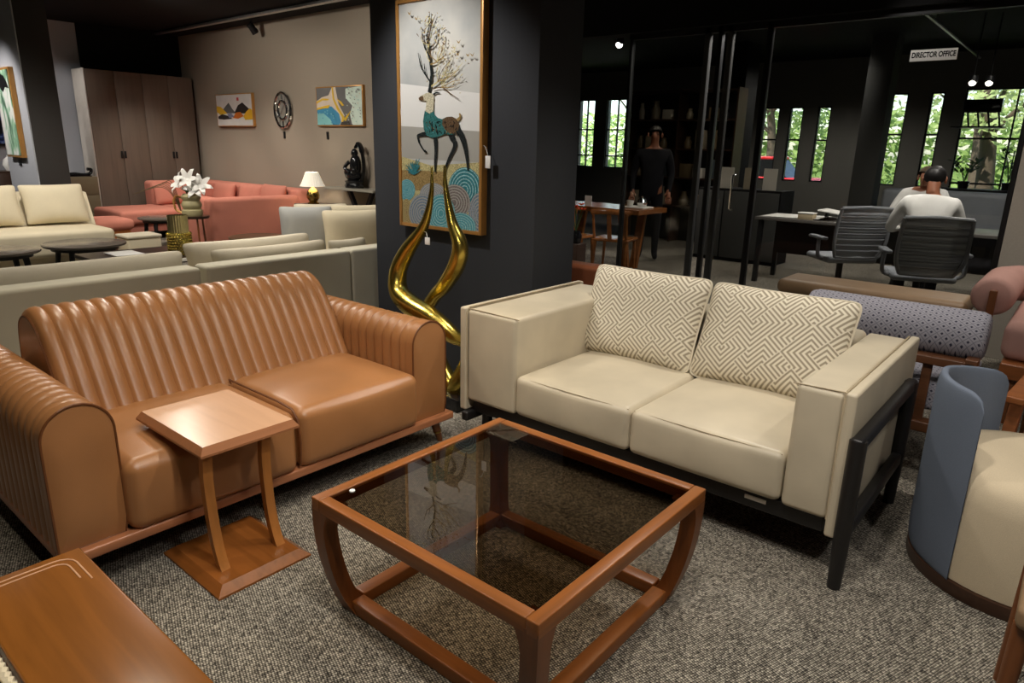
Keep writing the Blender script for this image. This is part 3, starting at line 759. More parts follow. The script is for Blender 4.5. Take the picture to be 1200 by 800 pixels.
for k in range(26): 
    cx, cy = random.uniform(188, 236), random.uniform(378, 428); stroke([(cx, cy), (cx+random.uniform(-5, 5), cy+random.uniform(2, 7))], 3, 2, random.choice((0, 0, 4, 9)))
for k in range(40):
    cx, cy = random.choice(((random.uniform(190, 240), random.uniform(385, 432)), (random.uniform(244, 284), random.uniform(380, 424)))); stroke([(cx, cy), (cx+random.uniform(-4, 4), cy+random.uniform(3, 9))], 3.5, 1.5, random.choice((0, 0, 2, 8)))
# antlers
stroke([(200, 294), (205, 262), (208, 235), (204, 200), (202, 182), (192, 165), (184, 140), (182, 112)], 9, 3, 0)
stroke([(202, 184), (199, 150), (196, 120), (203, 90), (204, 50)], 7, 2, 0); stroke([(200, 160), (212, 152), (222, 140), (228, 100)], 5, 2, 0)
stroke([(198, 130), (210, 90), (222, 60)], 4, 1.5, 2); stroke([(205, 262), (190, 240), (176, 214), (168, 172)], 6, 2, 0); stroke([(190, 240), (186, 205)], 4, 1.5, 0)
stroke([(176, 214), (172, 190)], 3, 1.5, 0); stroke([(207, 240), (222, 232), (228, 220)], 4, 2, 0); stroke([(206, 208), (226, 200), (240, 168), (248, 130)], 5, 1.5, 8)
stroke([(208, 276), (228, 262), (248, 240), (262, 205), (270, 180)], 5, 1.5, 7); stroke([(228, 262), (260, 250), (290, 225)], 4, 1.5, 8); stroke([(212, 284), (240, 280), (265, 300), (290, 318)], 4, 1.5, 2)
stroke([(240, 280), (270, 280), (292, 265)], 3, 1.5, 8); stroke([(248, 240), (275, 235), (300, 205)], 3, 1.5, 7)
for k in range(14):
    a = random.uniform(-2.7, -.3); b0 = random.choice(((205, 200), (203, 150), (228, 262), (226, 200), (240, 280))); L_ = random.uniform(40, 85)
    stroke([b0, (b0[0]+L_*.45*math.cos(a), b0[1]+L_*.5*math.sin(a)), (b0[0]+L_*.7*math.cos(a+.35), b0[1]+L_*math.sin(a+.2))], 3, 1.2, random.choice((7, 8, 2)))
for k in range(150):
    cx, cy = random.choice(((225, 90), (225, 120), (262, 215), (275, 250), (255, 180), (200, 80))); cx += random.gauss(0, 16); cy += random.gauss(0, 24)
    if cy > 30: stroke([(cx, cy), (cx+random.uniform(-7, 7), cy+random.uniform(-9, 9))], 3, 1.5, random.choice((7, 7, 8, 2)))
for (cx, cy) in ((146, 52), (292, 142), (290, 178), (318, 182), (330, 182), (280, 158), (250, 145), (168, 68)):
    pg([(cx-6, cy-4), (cx+1, cy+2), (cx+6, cy-7), (cx+2, cy+7), (cx-2, cy+5)], random.choice((2, 8, 7)))
obj('painted_picture', pr, PM, T, smooth=False)
tg = obj('price_tag', MB().box((3.058, 2.735, 1.33), (3.061, 2.775, 1.40), .001, n=1), WHITEP, T)
obj('string', MB().tube([(3.06, 2.755, 1.40), (3.06, 2.775, 1.45), (3.06, 2.80, 1.46)], .0015, 5), WHITEP, tg)

# ------------------------------------------------------------------ white sectional behind the tan sofa
T = thing('white_sectional', 'off white corner sofa seen from behind its back, past the tan sofa', 'sofa', (2.0, 4.6, 0))
for (xa, xb) in ((.2, 1.985), (2.02, 3.12), (3.125, 3.52)):
    obj('back_panel', MB().box((xa, 4.16, .07), (xb, 4.34, .69), .025, k=3, n=3), OFFW, T)
for (xa, xb) in ((.2, 1.985), (2.02, 3.4)):
    obj('seat_cushion', MB().box((xa, 4.34, .22), (xb, 5.25, .43), .05, k=4, n=3, bulge=(0, 0, .02)), CREAM, T)
obj('seat_cushion', MB().box((3.42, 4.34, .22), (4.25, 6.25, .43), .05, k=4, n=3, bulge=(0, 0, .02)), CREAM, T)
obj('side_back', MB().box((4.26, 4.2, .07), (4.45, 6.3, .69), .03, k=3, n=3), OFFW, T)
obj('base', MB().box((.25, 4.25, .05), (3.4, 5.2, .22), .01).box((3.4, 4.25, .05), (4.3, 6.2, .22), .01), OFFW, T)
for (x, y) in ((.3, 4.3), (3.3, 4.3), (.3, 5.1), (4.2, 6.1), (1.9, 4.3)): obj('foot', MB().lathe([(0, 0), (.03, 0), (.03, .06), (0, .06)], (x, y, 0), 10), BLACKM, T)
def loose(name, label, loc, right, up, wd, ht, th, m, group=None, pinch=.05, sag=0):
    M = frame(loc, right, up); return tag(obj(name, pillow_mb(M, wd, ht, th, 14, pinch, sag), m), label, 'pillow', group)
loose('sofa_pillow', 'long off white back pillow on the white sectional, far left', (1.33, 4.50, .57), (1, 0, 0), (0, .10, .42), 1.46, .38, .16, CREAM)
loose('sofa_pillow', 'long off white back pillow of the white sectional, lower and nearer of two', (2.66, 4.46, .57), (1, 0, .0), (0, .06, .42), .92, .35, .13, CREAM)
loose('sofa_pillow', 'long off white back pillow of the white sectional, behind a similar lower one', (2.60, 4.62, .585), (1, 0, 0), (0, .10, .42), 1.0, .40, .13, CREAM)
loose('sofa_pillow', 'grey square pillow standing at the white sectional corner', (3.52, 5.32, .68), (.86, -.5, 0), (.12, .18, 1), .46, .47, .25, GREYF)
loose('sofa_pillow', 'cream pillow behind the grey square pillow on the white sectional', (3.98, 5.75, .67), (.9, -.42, 0), (.15, .2, 1), .52, .44, .15, CREAM)
loose('sofa_pillow', 'large cream pillow beside the dark pillar on the white sectional', (3.80, 5.0, .66), (.92, -.38, 0), (.10, .2, 1), .56, .47, .25, CREAMY)
loose('sofa_pillow', 'pale cream pillow topping the large cream one by the dark pillar', (4.22, 5.45, .67), (.92, -.38, 0), (.14, .2, 1), .6, .44, .16, CREAMY)
loose('sofa_pillow', 'small flat cream pillow lying low at the white sectional end by the pillar', (3.32, 4.46, .58), (1, 0, 0), (0, .06, .42), .36, .30, .11, CREAM)

# ------------------------------------------------------------------ low brown table, gold canister
T = thing('low_table', 'low dark brown table behind the white sectional carrying the gold canister', 'table', (2.72, 6.75, 0))
obj('tabletop', MB().box((2.25, 6.32, .36), (3.22, 7.2, .40), .006), DARKW, T); obj('edge_strip', MB().box((2.25, 6.30, .375), (3.22, 6.318, .405), .003), WHITEP, T)
for x in (2.32, 3.15):
    for y in (6.4, 7.1): obj('leg', MB().box((x-.03, y-.03, 0), (x+.03, y+.03, .36), .004), DARKW, T)
T = thing('gold_canister', 'ribbed gold cylinder vase with a beaded lower band on the low brown table', 'vase', (2.95, 6.56, .40))
mb = MB()
def rib(u, v):
    a = 2*PI*v; r = .082+.007*abs(math.sin(a*12)); return (2.95+r*math.cos(a), 6.56+r*math.sin(a), .40+.37*u)
mb.grid(rib, 6, 96, wrapv=True); obj('cylinder', mb, metal('pale_gold', srgb(206, 196, 150), .35), T, ang=80)
mb = MB()
for i in range(8):
    for j in range(24):
        a = 2*PI*(j+.5*(i % 2))/24; mb.ball((2.95+.10*math.cos(a), 6.56+.10*math.sin(a), .415+.026*i), .0135, 5)
obj('bead_band', mb, GOLD, T, kind='stuff')
T = thing('flower_stand', 'small dark round stand with thin brown legs under the flower jug', 'side table', (4.12, 8.68, 0))
obj('tabletop', MB().lathe([(0, .50), (.17, .50), (.175, .51), (.175, .53), (0, .53)], (4.12, 8.68, 0), 28), DARKW, T)
for a in (.3, 2.4, 4.5): obj('leg', MB().tube([(4.12+.12*math.cos(a), 8.68+.12*math.sin(a), .5), (4.12+.15*math.cos(a), 8.68+.15*math.sin(a), 0)], .012, 8), WOODZ, T)
T = thing('flower_jug', 'beige double-bellied jug with a looped handle holding white lilies', 'vase', (4.10, 8.68, .53))
JUG = plain('jug_clay', srgb(168, 158, 118), .5)
obj('body', MB().lathe([(0, 0), (.115, 0), (.125, .03), (.12, .07), (.10, .085), (.115, .11), (.12, .14), (.105, .175), (.095, .19), (.11, .21), (.115, .24), (.09, .27), (.06, .275), (.055, .262), (0, .255)], (4.10, 8.68, .53), 28), JUG, T)
obj('handle', MB().tube(poly_path([(4.02, 8.76, .75), (3.97, 8.80, .77), (3.945, 8.82, .70), (3.96, 8.81, .60), (4.01, 8.76, .565)], 4), .014, 8), GOLDF, T)
t = thing('lily_bunch', 'white lily flowers with green leaves standing in the beige jug', 'flowers', (4.10, 8.68, .79))
for (dx, dy, dz, fx, fy) in ((-.02, -.02, .17, -.7, -.6), (.09, -.09, .10, -.3, -.9), (-.08, .06, .12, -.9, .1), (.03, -.06, .06, -.6, -.8)):
    mb = MB(); c = Vector((4.10+dx, 8.68+dy, .80+dz)); ax = Vector((fx, fy, .45)).normalized(); e1 = ax.orthogonal().normalized(); e2 = ax.cross(e1)
    for k in range(6):
        a = 2*PI*k/6+dx*9; rd = e1*math.cos(a)+e2*math.sin(a); s_ = e2*math.cos(a)-e1*math.sin(a)
        pts = [c, c+rd*.06+ax*.05+s_*.034, c+rd*.115+ax*.07+s_*.022, c+rd*.15+ax*.05, c+rd*.115+ax*.07-s_*.022, c+rd*.06+ax*.05-s_*.034]
        mb.add(pts, [(0, 1, 5), (1, 2, 4, 5), (2, 3, 4)]); mb.add([p-ax*.002 for p in pts], [(5, 1, 0), (5, 4, 2, 1), (4, 3, 2)])
    fl = obj('flower', mb, WHITEF, t)
    obj('stem', MB().tube([(4.10+dx*.3, 8.68+dy*.3, .78), c], .005, 5), LEAFG, fl)
for k in range(9):
    a = 2.0+k*.5; c = Vector((4.10, 8.68, .79)); d = Vector((math.cos(a)*.6, math.sin(a)*.6, .5)).normalized(); s = d.cross(Vector((0, 0, 1))).normalized()
    pts = [c, c+d*.07+s*.02, c+d*.16-Vector((0, 0, .02)), c+d*.07-s*.02]
    mb = MB().add(pts, [(0, 1, 2, 3)]) if 0 else None
    mb = MB(); mb.add(pts+[p-Vector((0, 0, .002)) for p in pts], [(0, 1, 2, 3), (7, 6, 5, 4)]); obj('leaf', mb, LEAFG, t)
bl = MB()
T = thing('dried_reed', 'curved dry brown reeds leaning out beside the flower jug', 'plant', (4.02, 8.80, .55))
for k in range(6):
    d = -.05-.05*k; mb = MB(); mb.tube(poly_path([(4.02, 8.80, .56), (4.0-.01*k, 8.83+.01*k, .80), (3.98+d*.5, 8.86-d*.3, .95-.015*k), (3.97+d*1.2, 8.88-d, .93-.03*k)], 4), [.004]*12+[.002], 5); obj('reed', mb, plain('dry_reed', srgb(92, 74, 44), .7) if k == 0 else bpy.data.materials['dry_reed'], T)

# ------------------------------------------------------------------ cream loveseat, stools and dark tables at the far left
T = thing('cream_loveseat', 'cream armless loveseat with big back pillows at the far left', 'sofa', (2.3, 9.3, 0))
obj('seat', MB().box((1.2, 8.85, .14), (3.24, 9.9, .42), .05, k=4, n=3, bulge=(0, 0, .015)), CREAMY, T)
obj('plinth', MB().box((1.25, 8.95, 0), (3.15, 9.85, .14), .01), CREAMY, T)
mb = MB(); mb.prism([(1.2, 9.62, .40), (1.2, 9.80, .78), (1.2, 10.0, .80), (1.2, 10.1, .14), (1.2, 9.7, .14)], (2.1, 0, 0)); obj('backrest', mb, CREAMY, T, smooth=False)
for i, (xc, lab) in enumerate(((2.865, 'cream back pillow on the right half of the far loveseat'), (2.17, 'cream back pillow on the left half of the far loveseat'))):
    loose('loveseat_pillow', lab, (xc, 9.55, .675), (1, 0, 0), (0, .16, .44), .68, .48, .19, CREAMY)
def round_table(name, label, x, y, r, z, cat='table', m=None):
    t = thing(name, label, cat, (x, y, 0))
    obj('tabletop', MB().lathe([(0, z-.03), (r-.01, z-.03), (r, z-.02), (r, z-.005), (r-.01, z), (0, z)], (x, y, 0), 40), m or DARKW, t)
    obj('apron', MB().lathe([(0, z-.07), (r*.8, z-.07), (r*.8, z-.03), (0, z-.03)], (x, y, 0), 30), BLACKM, t)
    for k in range(4):
        a = PI/4+k*PI/2; obj('leg', MB().tube([(x+r*.7*math.cos(a), y+r*.7*math.sin(a), z-.06), (x+r*.82*math.cos(a), y+r*.82*math.sin(a), 0)], [.03, .02], 8), BLACKM, t)
    return t
DTOP = plain('dark_table_top', srgb(96, 88, 80), .22)
round_table('coffee_table', 'low dark round coffee table standing before the cream loveseat', 2.72, 8.32, .40, .35, m=DTOP)
round_table('coffee_table', 'dark round coffee table cut by the left edge, before the loveseat', 1.88, 8.12, .36, .37, m=DTOP)
round_table('coffee_table', 'low oval brown table before the coral sofa end', 4.42, 7.72, .34, .34, m=wood('oval_top', srgb(104, 80, 58), .3))
round_table('coffee_table', 'dark table with splayed black legs between loveseat and coral chaise', 4.27, 9.98, .30, .40, m=DTOP)
tag(obj('magazine', MB().box((2.45, 6.75, .4003), (2.70, 7.05, .412), .002, n=1), WHITEP), 'white magazine on the low brown table', 'magazine')
T = thing('coral_ottoman', 'low coral ottoman on an orange wood base beside the loveseat', 'stool', (3.58, 9.95, 0))
obj('cushion', MB().box((3.28, 9.93, .26), (3.9, 10.55, .40), .06, k=4, n=3, bulge=(0, 0, .02)), CORAL, T)
obj('base', MB().box((3.33, 9.97, .0), (3.85, 10.5, .26), .02), wood('ottoman_base', srgb(150, 88, 40), .4), T)
T = thing('beige_box_seat', 'small pale beige block seat on the floor beside the coral ottoman', 'stool', (3.55, 9.2, 0))
obj('block', MB().box((3.40, 8.95, 0), (3.8, 9.3, .26), .02), CREAMY, T); obj('top_cushion', MB().box((3.39, 8.94, .26), (3.81, 9.31, .30), .015), CREAM, T)

# ------------------------------------------------------------------ coral corner sofa
T = thing('coral_sofa', 'coral fabric corner sofa with chaise along the taupe wall', 'sofa', (5.2, 10.5, 0))
obj('chaise_seat', MB().box((3.98, 10.62, .24), (4.9, 11.65, .44), .06, k=4, n=3), CORAL, T)
obj('seat_cushion', MB().box((4.92, 9.0, .24), (5.75, 11.65, .44), .06, k=4, n=3), CORAL, T)
obj('backrest', MB().box((4.86, 11.60, .2), (5.97, 11.90, .80), .06, k=4, n=3), CORAL, T)
obj('backrest', MB().box((5.72, 8.80, .2), (5.98, 11.62, .80), .06, k=4, n=3), CORAL, T)
obj('end_arm', MB().box((4.40, 8.80, .06), (5.74, 9.02, .72), .06, k=4, n=3), CORAL, T)
obj('end_block', MB().box((4.40, 9.0, .06), (4.62, 9.62, .72), .06, k=4, n=3), CORAL, T)
obj('base', MB().box((4.05, 10.7, .12), (5.9, 11.8, .24), .01).box((4.7, 9.0, .12), (5.9, 10.7, .24), .01), CORAL, T)
for (x, y) in ((4.1, 10.75), (4.1, 11.6), (4.78, 10.75), (5.8, 11.7), (5.8, 8.95), (4.5, 9.55)): obj('leg', MB().tube([(x, y, .13), (x, y, 0)], .03, 8), BLACKM, T)
for i, (yy, zz, lab) in enumerate(((10.75, .62, 'coral pillow against the far wall, nearest the sofa corner'), (9.95, .64, 'coral pillow in the middle of the wall side of the coral sofa'), (9.32, .66, 'coral pillow at the near wall end of the coral sofa'))):
    loose('coral_pillow', lab, (5.62, yy, zz), (0, -1, 0), (.1, 0, .4), .62, .38, .16, CORAL)
loose('coral_pillow', 'coral lumbar pillow on the chaise side of the coral sofa', (5.12, 11.47, .60), (1, 0, 0), (0, .12, .4), .58, .34, .15, CORAL)

# ------------------------------------------------------------------ lamp, console, statue, wall decoration
T = thing('lamp_table', 'small dark stand under the white shaded table lamp', 'side table', (5.66, 8.36, 0))
obj('tabletop', MB().box((5.48, 8.18, .60), (5.86, 8.56, .63), .005), DARKW, T)
for x in (5.51, 5.83):
    for y in (8.21, 8.53): obj('leg', MB().box((x-.015, y-.015, 0), (x+.015, y+.015, .6)), DARKW, T)
T = thing('table_lamp', 'table lamp with white pleated shade and brass urn base by the wall', 'lamp', (5.66, 8.36, .63))
obj('base', MB().lathe([(0, 0), (.075, 0), (.08, .015), (.05, .03), (.085, .08), (.09, .12), (.07, .18), (.03, .215), (.015, .23), (.012, .28), (0, .28)], (5.66, 8.36, .63), 24), BRASS, T)
def shade(u, v):
    a = 2*PI*v; r = (.17+(.085-.17)*u**.85)+.003*math.sin(a*30); return (5.66+r*math.cos(a), 8.36+r*math.sin(a), .87+.19*u)
mb = MB(); mb.grid(shade, 5, 120, wrapv=True)
SH = NT('lamp_shade', .8, 0, .1); SH.col(srgb(238, 230, 214)); SH.b.inputs['Emission Color'].default_value = (1, .9, .74, 1); SH.b.inputs['Emission Strength'].default_value = .35
obj('lamp_shade', mb, SH.m, T, ang=80)
d = bpy.data.lights.new('lamp_bulb', 'POINT'); d.energy = 4; d.color = WARM; d.shadow_soft_size = .04
o = bpy.data.objects.new('lamp_bulb', d); C.objects.link(o); o.location = (5.66, 8.36, .97)
T = thing('console_table', 'slim pale console shelf on black crossed legs against the taupe wall', 'console table', (5.82, 7.6, 0))
obj('tabletop', MB().box((5.66, 7.05, .85), (5.98, 8.1, .88), .004), plain('pale_stone', srgb(150, 145, 132), .35), T)
for (ya, yb) in ((7.75, 7.25), (7.25, 7.75)): obj('leg', MB().bar((5.82, ya, .85), (5.82, yb, 0), .05, .05), BLACKM, T)
obj('foot_bar', MB().box((5.70, 7.15, 0), (5.94, 7.85, .03)), BLACKM, T)
T = thing('dark_statue', 'black carved seated figure statue on the pale console', 'statue', (5.84, 7.62, .88))
mb = MB(); mb.lathe([(0, 0), (.15, 0), (.16, .03), (.14, .06), (.155, .085), (.12, .1), (0, .1)], (5.84, 7.66, .88), 20, sx=.7); obj('lotus_base', mb, BLACKG, T)
mb = MB(); mb.ball((5.84, 7.68, 1.05), (.085, .15, .09), 12); mb.ball((5.84, 7.62, 1.17), (.075, .085, .15), 12); mb.ball((5.83, 7.62, 1.33), (.045, .05, .06), 12); mb.ball((5.81, 7.74, 1.08), (.06, .06, .05), 10); mb.ball((5.81, 7.60, 1.10), (.05, .05, .06), 10)
mb.tube(poly_path([(5.80, 7.70, 1.22), (5.76, 7.75, 1.14), (5.77, 7.66, 1.08)], 4), .025, 8); obj('figure', mb, BLACKG, T)
mb = MB(); mb.tube(poly_path([(5.88, 7.56, .96), (5.89, 7.51, 1.15), (5.88, 7.53, 1.36), (5.88, 7.60, 1.45), (5.88, 7.66, 1.40)], 5), [.03]*10+[.045]*6+[.03]*5, 8, flat=.6); obj('back_rest', mb, BLACKG, T)
def art_abs(kind):
    m = NT('art_'+kind, .3, 0, .4); co = m.co('Generated'); a = m.n('TexNoise', Scale=2.6, Detail=5., Distortion=1.2); m.l(co, a.inputs[0])
    if kind == 'fluid':
        c1 = m.ramp(a.outputs[0], [(.30, srgb(84, 84, 86)), (.42, srgb(150, 140, 130)), (.47, srgb(214, 178, 60)), (.50, srgb(226, 214, 200)), (.56, srgb(84, 86, 90)), (.66, srgb(58, 140, 176)), (.8, srgb(150, 200, 200))])
        for _ in (0,): m.col(c1)
    return m.m
def picture(name, label, y0, y1, z0, z1, builder, m):
    t = thing(name, label, 'picture', (6.0, (y0+y1)/2, z0))
    obj('frame', MB().box((5.955, y1, z0), (6.0, y0, z1), .003, n=1), GOLDF, t)
    builder(t, y0-.015, y1+.015, z0+.015, z1-.015); return t
def mountains(t, y0, y1, z0, z1):
    mats = [plain('mist_white', srgb(206, 204, 200)), plain('ink_grey', srgb(92, 92, 92)), plain('ochre', srgb(212, 168, 40)), plain('burnt_orange', srgb(190, 104, 36)), plain('ink_black', srgb(46, 42, 40)), plain('slate_blue', srgb(118, 126, 150)), plain('seal_red', srgb(200, 70, 70))]
    mb = MB(); L = [0]
    def P(pts, mi):
        L[0] += 1; V = [Vector((5.954-L[0]*.0004, y0+(y1-y0)*u, z1+(z0-z1)*v)) for u, v in pts]
        tr = geometry.tessellate_polygon([V]); mb.add(V, [tuple(q) for q in tr], mi)
    P([(0, 0), (1, 0), (1, 1), (0, 1)], 0)
    P([(.1, .6), (.25, .38), (.36, .25), (.45, .45), (.55, .6)], 1); P([(.5, .6), (.62, .35), (.75, .26), (.95, .5), (.95, .62)], 4)
    P([(0, .35), (.12, .38), (.3, .6), (.1, .65), (0, .55)], 2); P([(.75, .7), (.85, .55), (.95, .45), (1, .5), (1, .8), (.8, .82)], 2)
    P([(.45, .75), (.55, .58), (.68, .56), (.76, .7), (.6, .78)], 3); P([(.02, .7), (.15, .62), (.32, .68), (.45, .78), (.2, .8), (.03, .78)], 4); P([(.3, .62), (.42, .6), (.5, .72), (.35, .75)], 5)
    P([(.6, .1), (.66, .1), (.66, .2), (.6, .2)], 6)
    obj('painted_picture', mb, mats, t, smooth=False)
picture('wall_picture', 'small gold-edged picture of misty orange and yellow mountains on taupe wall', 11.39, 10.28, 1.67, 2.17, mountains, None)
def fluid(t, y0, y1, z0, z1):
    mats = [plain('art_grey', srgb(104, 102, 100)), plain('art_gold', srgb(214, 176, 58), .3), plain('art_cream', srgb(206, 190, 172)), plain('art_blue', srgb(64, 134, 166)), plain('art_aqua', srgb(126, 186, 186)), plain('art_white', srgb(206, 222, 208)), plain('art_dark', srgb(62, 58, 54))]
    mb = MB(); L = [0]
    def P(pts, mi):
        L[0] += 1; V = [Vector((5.954-L[0]*.0004, y0+(y1-y0)*min(1, max(0, u)), z1+(z0-z1)*min(1, max(0, v)))) for u, v in pts]
        tr = geometry.tessellate_polygon([V]); mb.add(V, [tuple(q) for q in tr], mi)
    P([(0, 0), (1, 0), (1, 1), (0, 1)], 0); P([(0, .35), (.12, .25), (.28, .2), (.36, 0), (.44, 0), (.5, .45), (.62, .75), (.55, 1), (.3, 1), (.1, .6), (0, .55)], 2)
    P([(.0, .55), (.2, .5), (.34, .5), (.5, .7), (.54, .92), (.5, 1), (0, 1)], 3); P([(0, .7), (.15, .68), (.3, .85), (.36, 1), (0, 1)], 4)
    P([(.66, .05), (1, 0), (1, 1), (.78, 1), (.74, .7), (.8, .5), (.66, .3)], 5)
    P([(.36, 0), (.39, 0), (.41, .3), (.5, .55), (.62, .8), (.56, 1), (.53, 1), (.57, .8), (.46, .58), (.37, .3)], 1); P([(0, .36), (.14, .28), (.3, .3), (.26, .34), (.14, .33), (0, .42)], 1); P([(0, .54), (.2, .48), (.3, .46), (.28, .54), (.15, .55), (0, .59)], 1)
    P([(.46, .3), (.58, .5), (.62, .48), (.56, .38)], 1); P([(.55, .92), (.72, .9), (.74, 1), (.52, 1)], 6); P([(.6, .85), (.76, .62), (.74, .7), (.64, .9)], 1)
    for k in range(60):
        u, v = random.uniform(.66, .98), random.uniform(.02, .98); P([(u, v), (u+.03, v+.01), (u+.02, v+.04)], random.choice((0, 5, 4, 2, 0)))
    for k in range(16):
        u, v = random.uniform(0, .45), random.uniform(.6, .98); P([(u, v), (u+.03, v+.01), (u+.02, v+.04)], random.choice((3, 4)))
    obj('painted_picture', mb, mats, t, smooth=False)
picture('wall_picture', 'small gold-edged abstract fluid picture in blue, grey and gold on taupe wall', 8.60, 7.57, 1.675, 2.19, fluid, None)
T = thing('wall_clock', 'round silver ornate wall clock between the two small pictures', 'clock', (6.0, 9.48, 1.71))
cc = (5.97, 9.47, 1.90)
mb = MB()
for r in (.245, .13):
    mb.tube([(cc[0], cc[1]+r*math.cos(2*PI*k/36)*.86, cc[2]+r*math.sin(2*PI*k/36)) for k in range(37)], .022, 8, cap=False)
obj('rim', mb, CHROME, T)
obj('dial', MB().prism([(cc[0], cc[1]+.24*.86*math.cos(2*PI*k/32), cc[2]+.24*math.sin(2*PI*k/32)) for k in range(32)], (.028, 0, 0)), plain('clock_grey', srgb(128, 124, 114), .4), T)
for k in range(12):
    a = 2*PI*k/12; obj('numeral', MB().bar((cc[0]-.004, cc[1]+.155*.86*math.cos(a), cc[2]+.155*math.sin(a)), (cc[0]-.004, cc[1]+.225*.86*math.cos(a), cc[2]+.225*math.sin(a)), .02, .012), CHROME, T)
obj('hands', MB().bar((cc[0]-.012, cc[1], cc[2]), (cc[0]-.012, cc[1]-.05, cc[2]+.07), .014, .01).bar((cc[0]-.012, cc[1], cc[2]), (cc[0]-.012, cc[1]+.06, cc[2]-.07), .012, .01), CHROME, T)
for (y, z, lab) in ((9.5, 1.55, 'tiny dark tag on taupe wall under the clock'), (8.42, 1.55, 'tiny dark tag on taupe wall under the abstract picture')):
    tag(obj('wall_tag', MB().box((5.985, y-.02, z-.05), (5.999, y+.02, z+.05)), BLACKM), lab, 'tag')

# ------------------------------------------------------------------ wardrobe, dresser, ink picture
T = thing('wardrobe', 'tall grey brown four-door wardrobe with its lit side coloured paler in the far corner', 'wardrobe', (5.1, 12.3, 0))
obj('carcass', MB().box((4.285, 12.12, 0), (5.93, 12.57, 2.45), .003, n=1), WARD, T)
obj('side_panel', MB().box((4.27, 12.10, 0), (4.285, 12.57, 2.46), .002, n=1), WARDS, T)
for i in range(4):
    xa = 4.29+.41*i; dr = obj('door', MB().box((xa+.002, 12.098, .06), (xa+.407, 12.12, 2.45), .002, n=1), WARD, T)
    xh = xa+.385 if i % 2 == 0 else xa+.025
    obj('handle', MB().box((xh-.014, 12.075, 1.14), (xh+.014, 12.098, 1.25), .003, n=1), BLACKM, dr)
T = thing('dresser', 'low olive brown dresser with drawers left of the wardrobe', 'dresser', (4.0, 12.3, 0))
DRS = plain('dresser_lacquer', srgb(112, 100, 78), .45)
obj('carcass', MB().box((3.62, 12.07, 0), (4.26, 12.55, .86), .004), DRS, T)
for i in range(3): obj('drawer', MB().box((3.64, 12.05, .06+.265*i), (4.25, 12.07, .31+.265*i), .003, n=1), DRS, T)
t = thing('scroll_ornament', 'dark curled metal ornament lying on the dresser', 'ornament', (4.05, 12.2, .86))
obj('scroll', MB().tube(poly_path([(3.85, 12.2, .885), (3.98, 12.2, .90), (4.1, 12.2, .885), (4.2, 12.2, .90), (4.23, 12.2, .96), (4.17, 12.2, .97)], 5), .025, 8), BLACKG, t)
obj('foot', MB().box((3.85, 12.12, .86), (4.2, 12.28, .875)), BLACKG, t)
t = thing('dark_sculpture', 'small dark round table sculpture on the dresser by the pillar', 'sculpture', (3.78, 12.3, .86))
obj('pedestal', MB().lathe([(0, 0), (.07, 0), (.05, .04), (.03, .12), (0, .12)], (3.80, 12.3, .86), 14), BLACKG, t); obj('bust', MB().ball((3.80, 12.3, 1.08), (.10, .10, .13), 12).ball((3.86, 12.28, 1.16), .06, 10), BLACKG, t)
T = thing('ink_picture', 'tall narrow gold-framed ink landscape on the pale pillar side', 'picture', (3.035, 11.2, 1.17))
obj('frame', MB().box((2.975, 10.89, 1.17), (3.034, 11.50, 2.29), .004, n=1), GOLDF, T)
INK = NT('ink_landscape', .3, 0, .4); co = INK.co(); sp = INK.n('SeparateXYZ'); INK.l(co, sp.inputs[0]); ns = INK.n('TexNoise', Scale=3., Detail=5., Distortion=.8); INK.l(INK.mapping(co, (1, 2, .9)), ns.inputs[0])
INK.col(INK.ramp(ns.outputs[0], [(.34, srgb(70, 90, 80)), (.45, srgb(150, 196, 160)), (.52, srgb(226, 228, 222)), (.7, srgb(240, 238, 230))]))
obj('painted_picture', MB().box((2.970, 10.92, 1.20), (2.976, 11.47, 2.26)), INK.m, T)
mb = MB(); mb.prism([(2.9685, y, z) for (y, z) in ((11.46, 2.05), (11.40, 2.12), (11.25, 2.22), (11.10, 2.19), (11.0, 2.10), (10.95, 2.03), (11.1, 2.05), (11.2, 1.99), (11.35, 2.07))], (-.001, 0, 0)); obj('mountain', mb, BLACKM, T, smooth=False)
tag(obj('wall_tag', MB().box((3.02, 11.16, 1.06), (3.034, 11.24, 1.14)), BLACKM), 'tiny black tag under the tall ink landscape', 'tag')
T = thing('blue_picture', 'dark picture with blue and white swirls at the far left edge', 'picture', (3.1, 12.58, 1.4))
obj('frame', MB().box((2.55, 12.555, 1.3), (3.42, 12.59, 2.3), .003), BLACKM, T)
BL = NT('blue_swirl', .4); ns = BL.n('TexNoise', Scale=5., Detail=4., Distortion=1.5); BL.l(BL.co(), ns.inputs[0]); BL.col(BL.ramp(ns.outputs[0], [(.4, srgb(14, 16, 26)), (.55, srgb(40, 70, 140)), (.68, srgb(170, 190, 230))]))
obj('painted_picture', MB().box((2.58, 12.551, 1.33), (3.39, 12.556, 2.27)), BL.m, T)
T = thing('dark_sideboard', 'dark low cabinet at the far left edge behind the loveseat', 'cabinet', (2.8, 12.3, 0))
obj('carcass', MB().box((2.3, 12.1, 0), (3.4, 12.54, .95), .005), DARKW, T)
for i in range(2): obj('door', MB().box((2.32+.54*i, 12.08, .05), (2.84+.54*i, 12.1, .92), .003, n=1), DARKW, T)
tag(obj('white_vase', MB().lathe([(0, 0), (.08, 0), (.12, .08), (.10, .16), (.05, .2), (.055, .22), (0, .22)], (3.22, 12.3, .95), 18), WHITEP), 'round white vase on the dark cabinet at the left edge', 'vase')

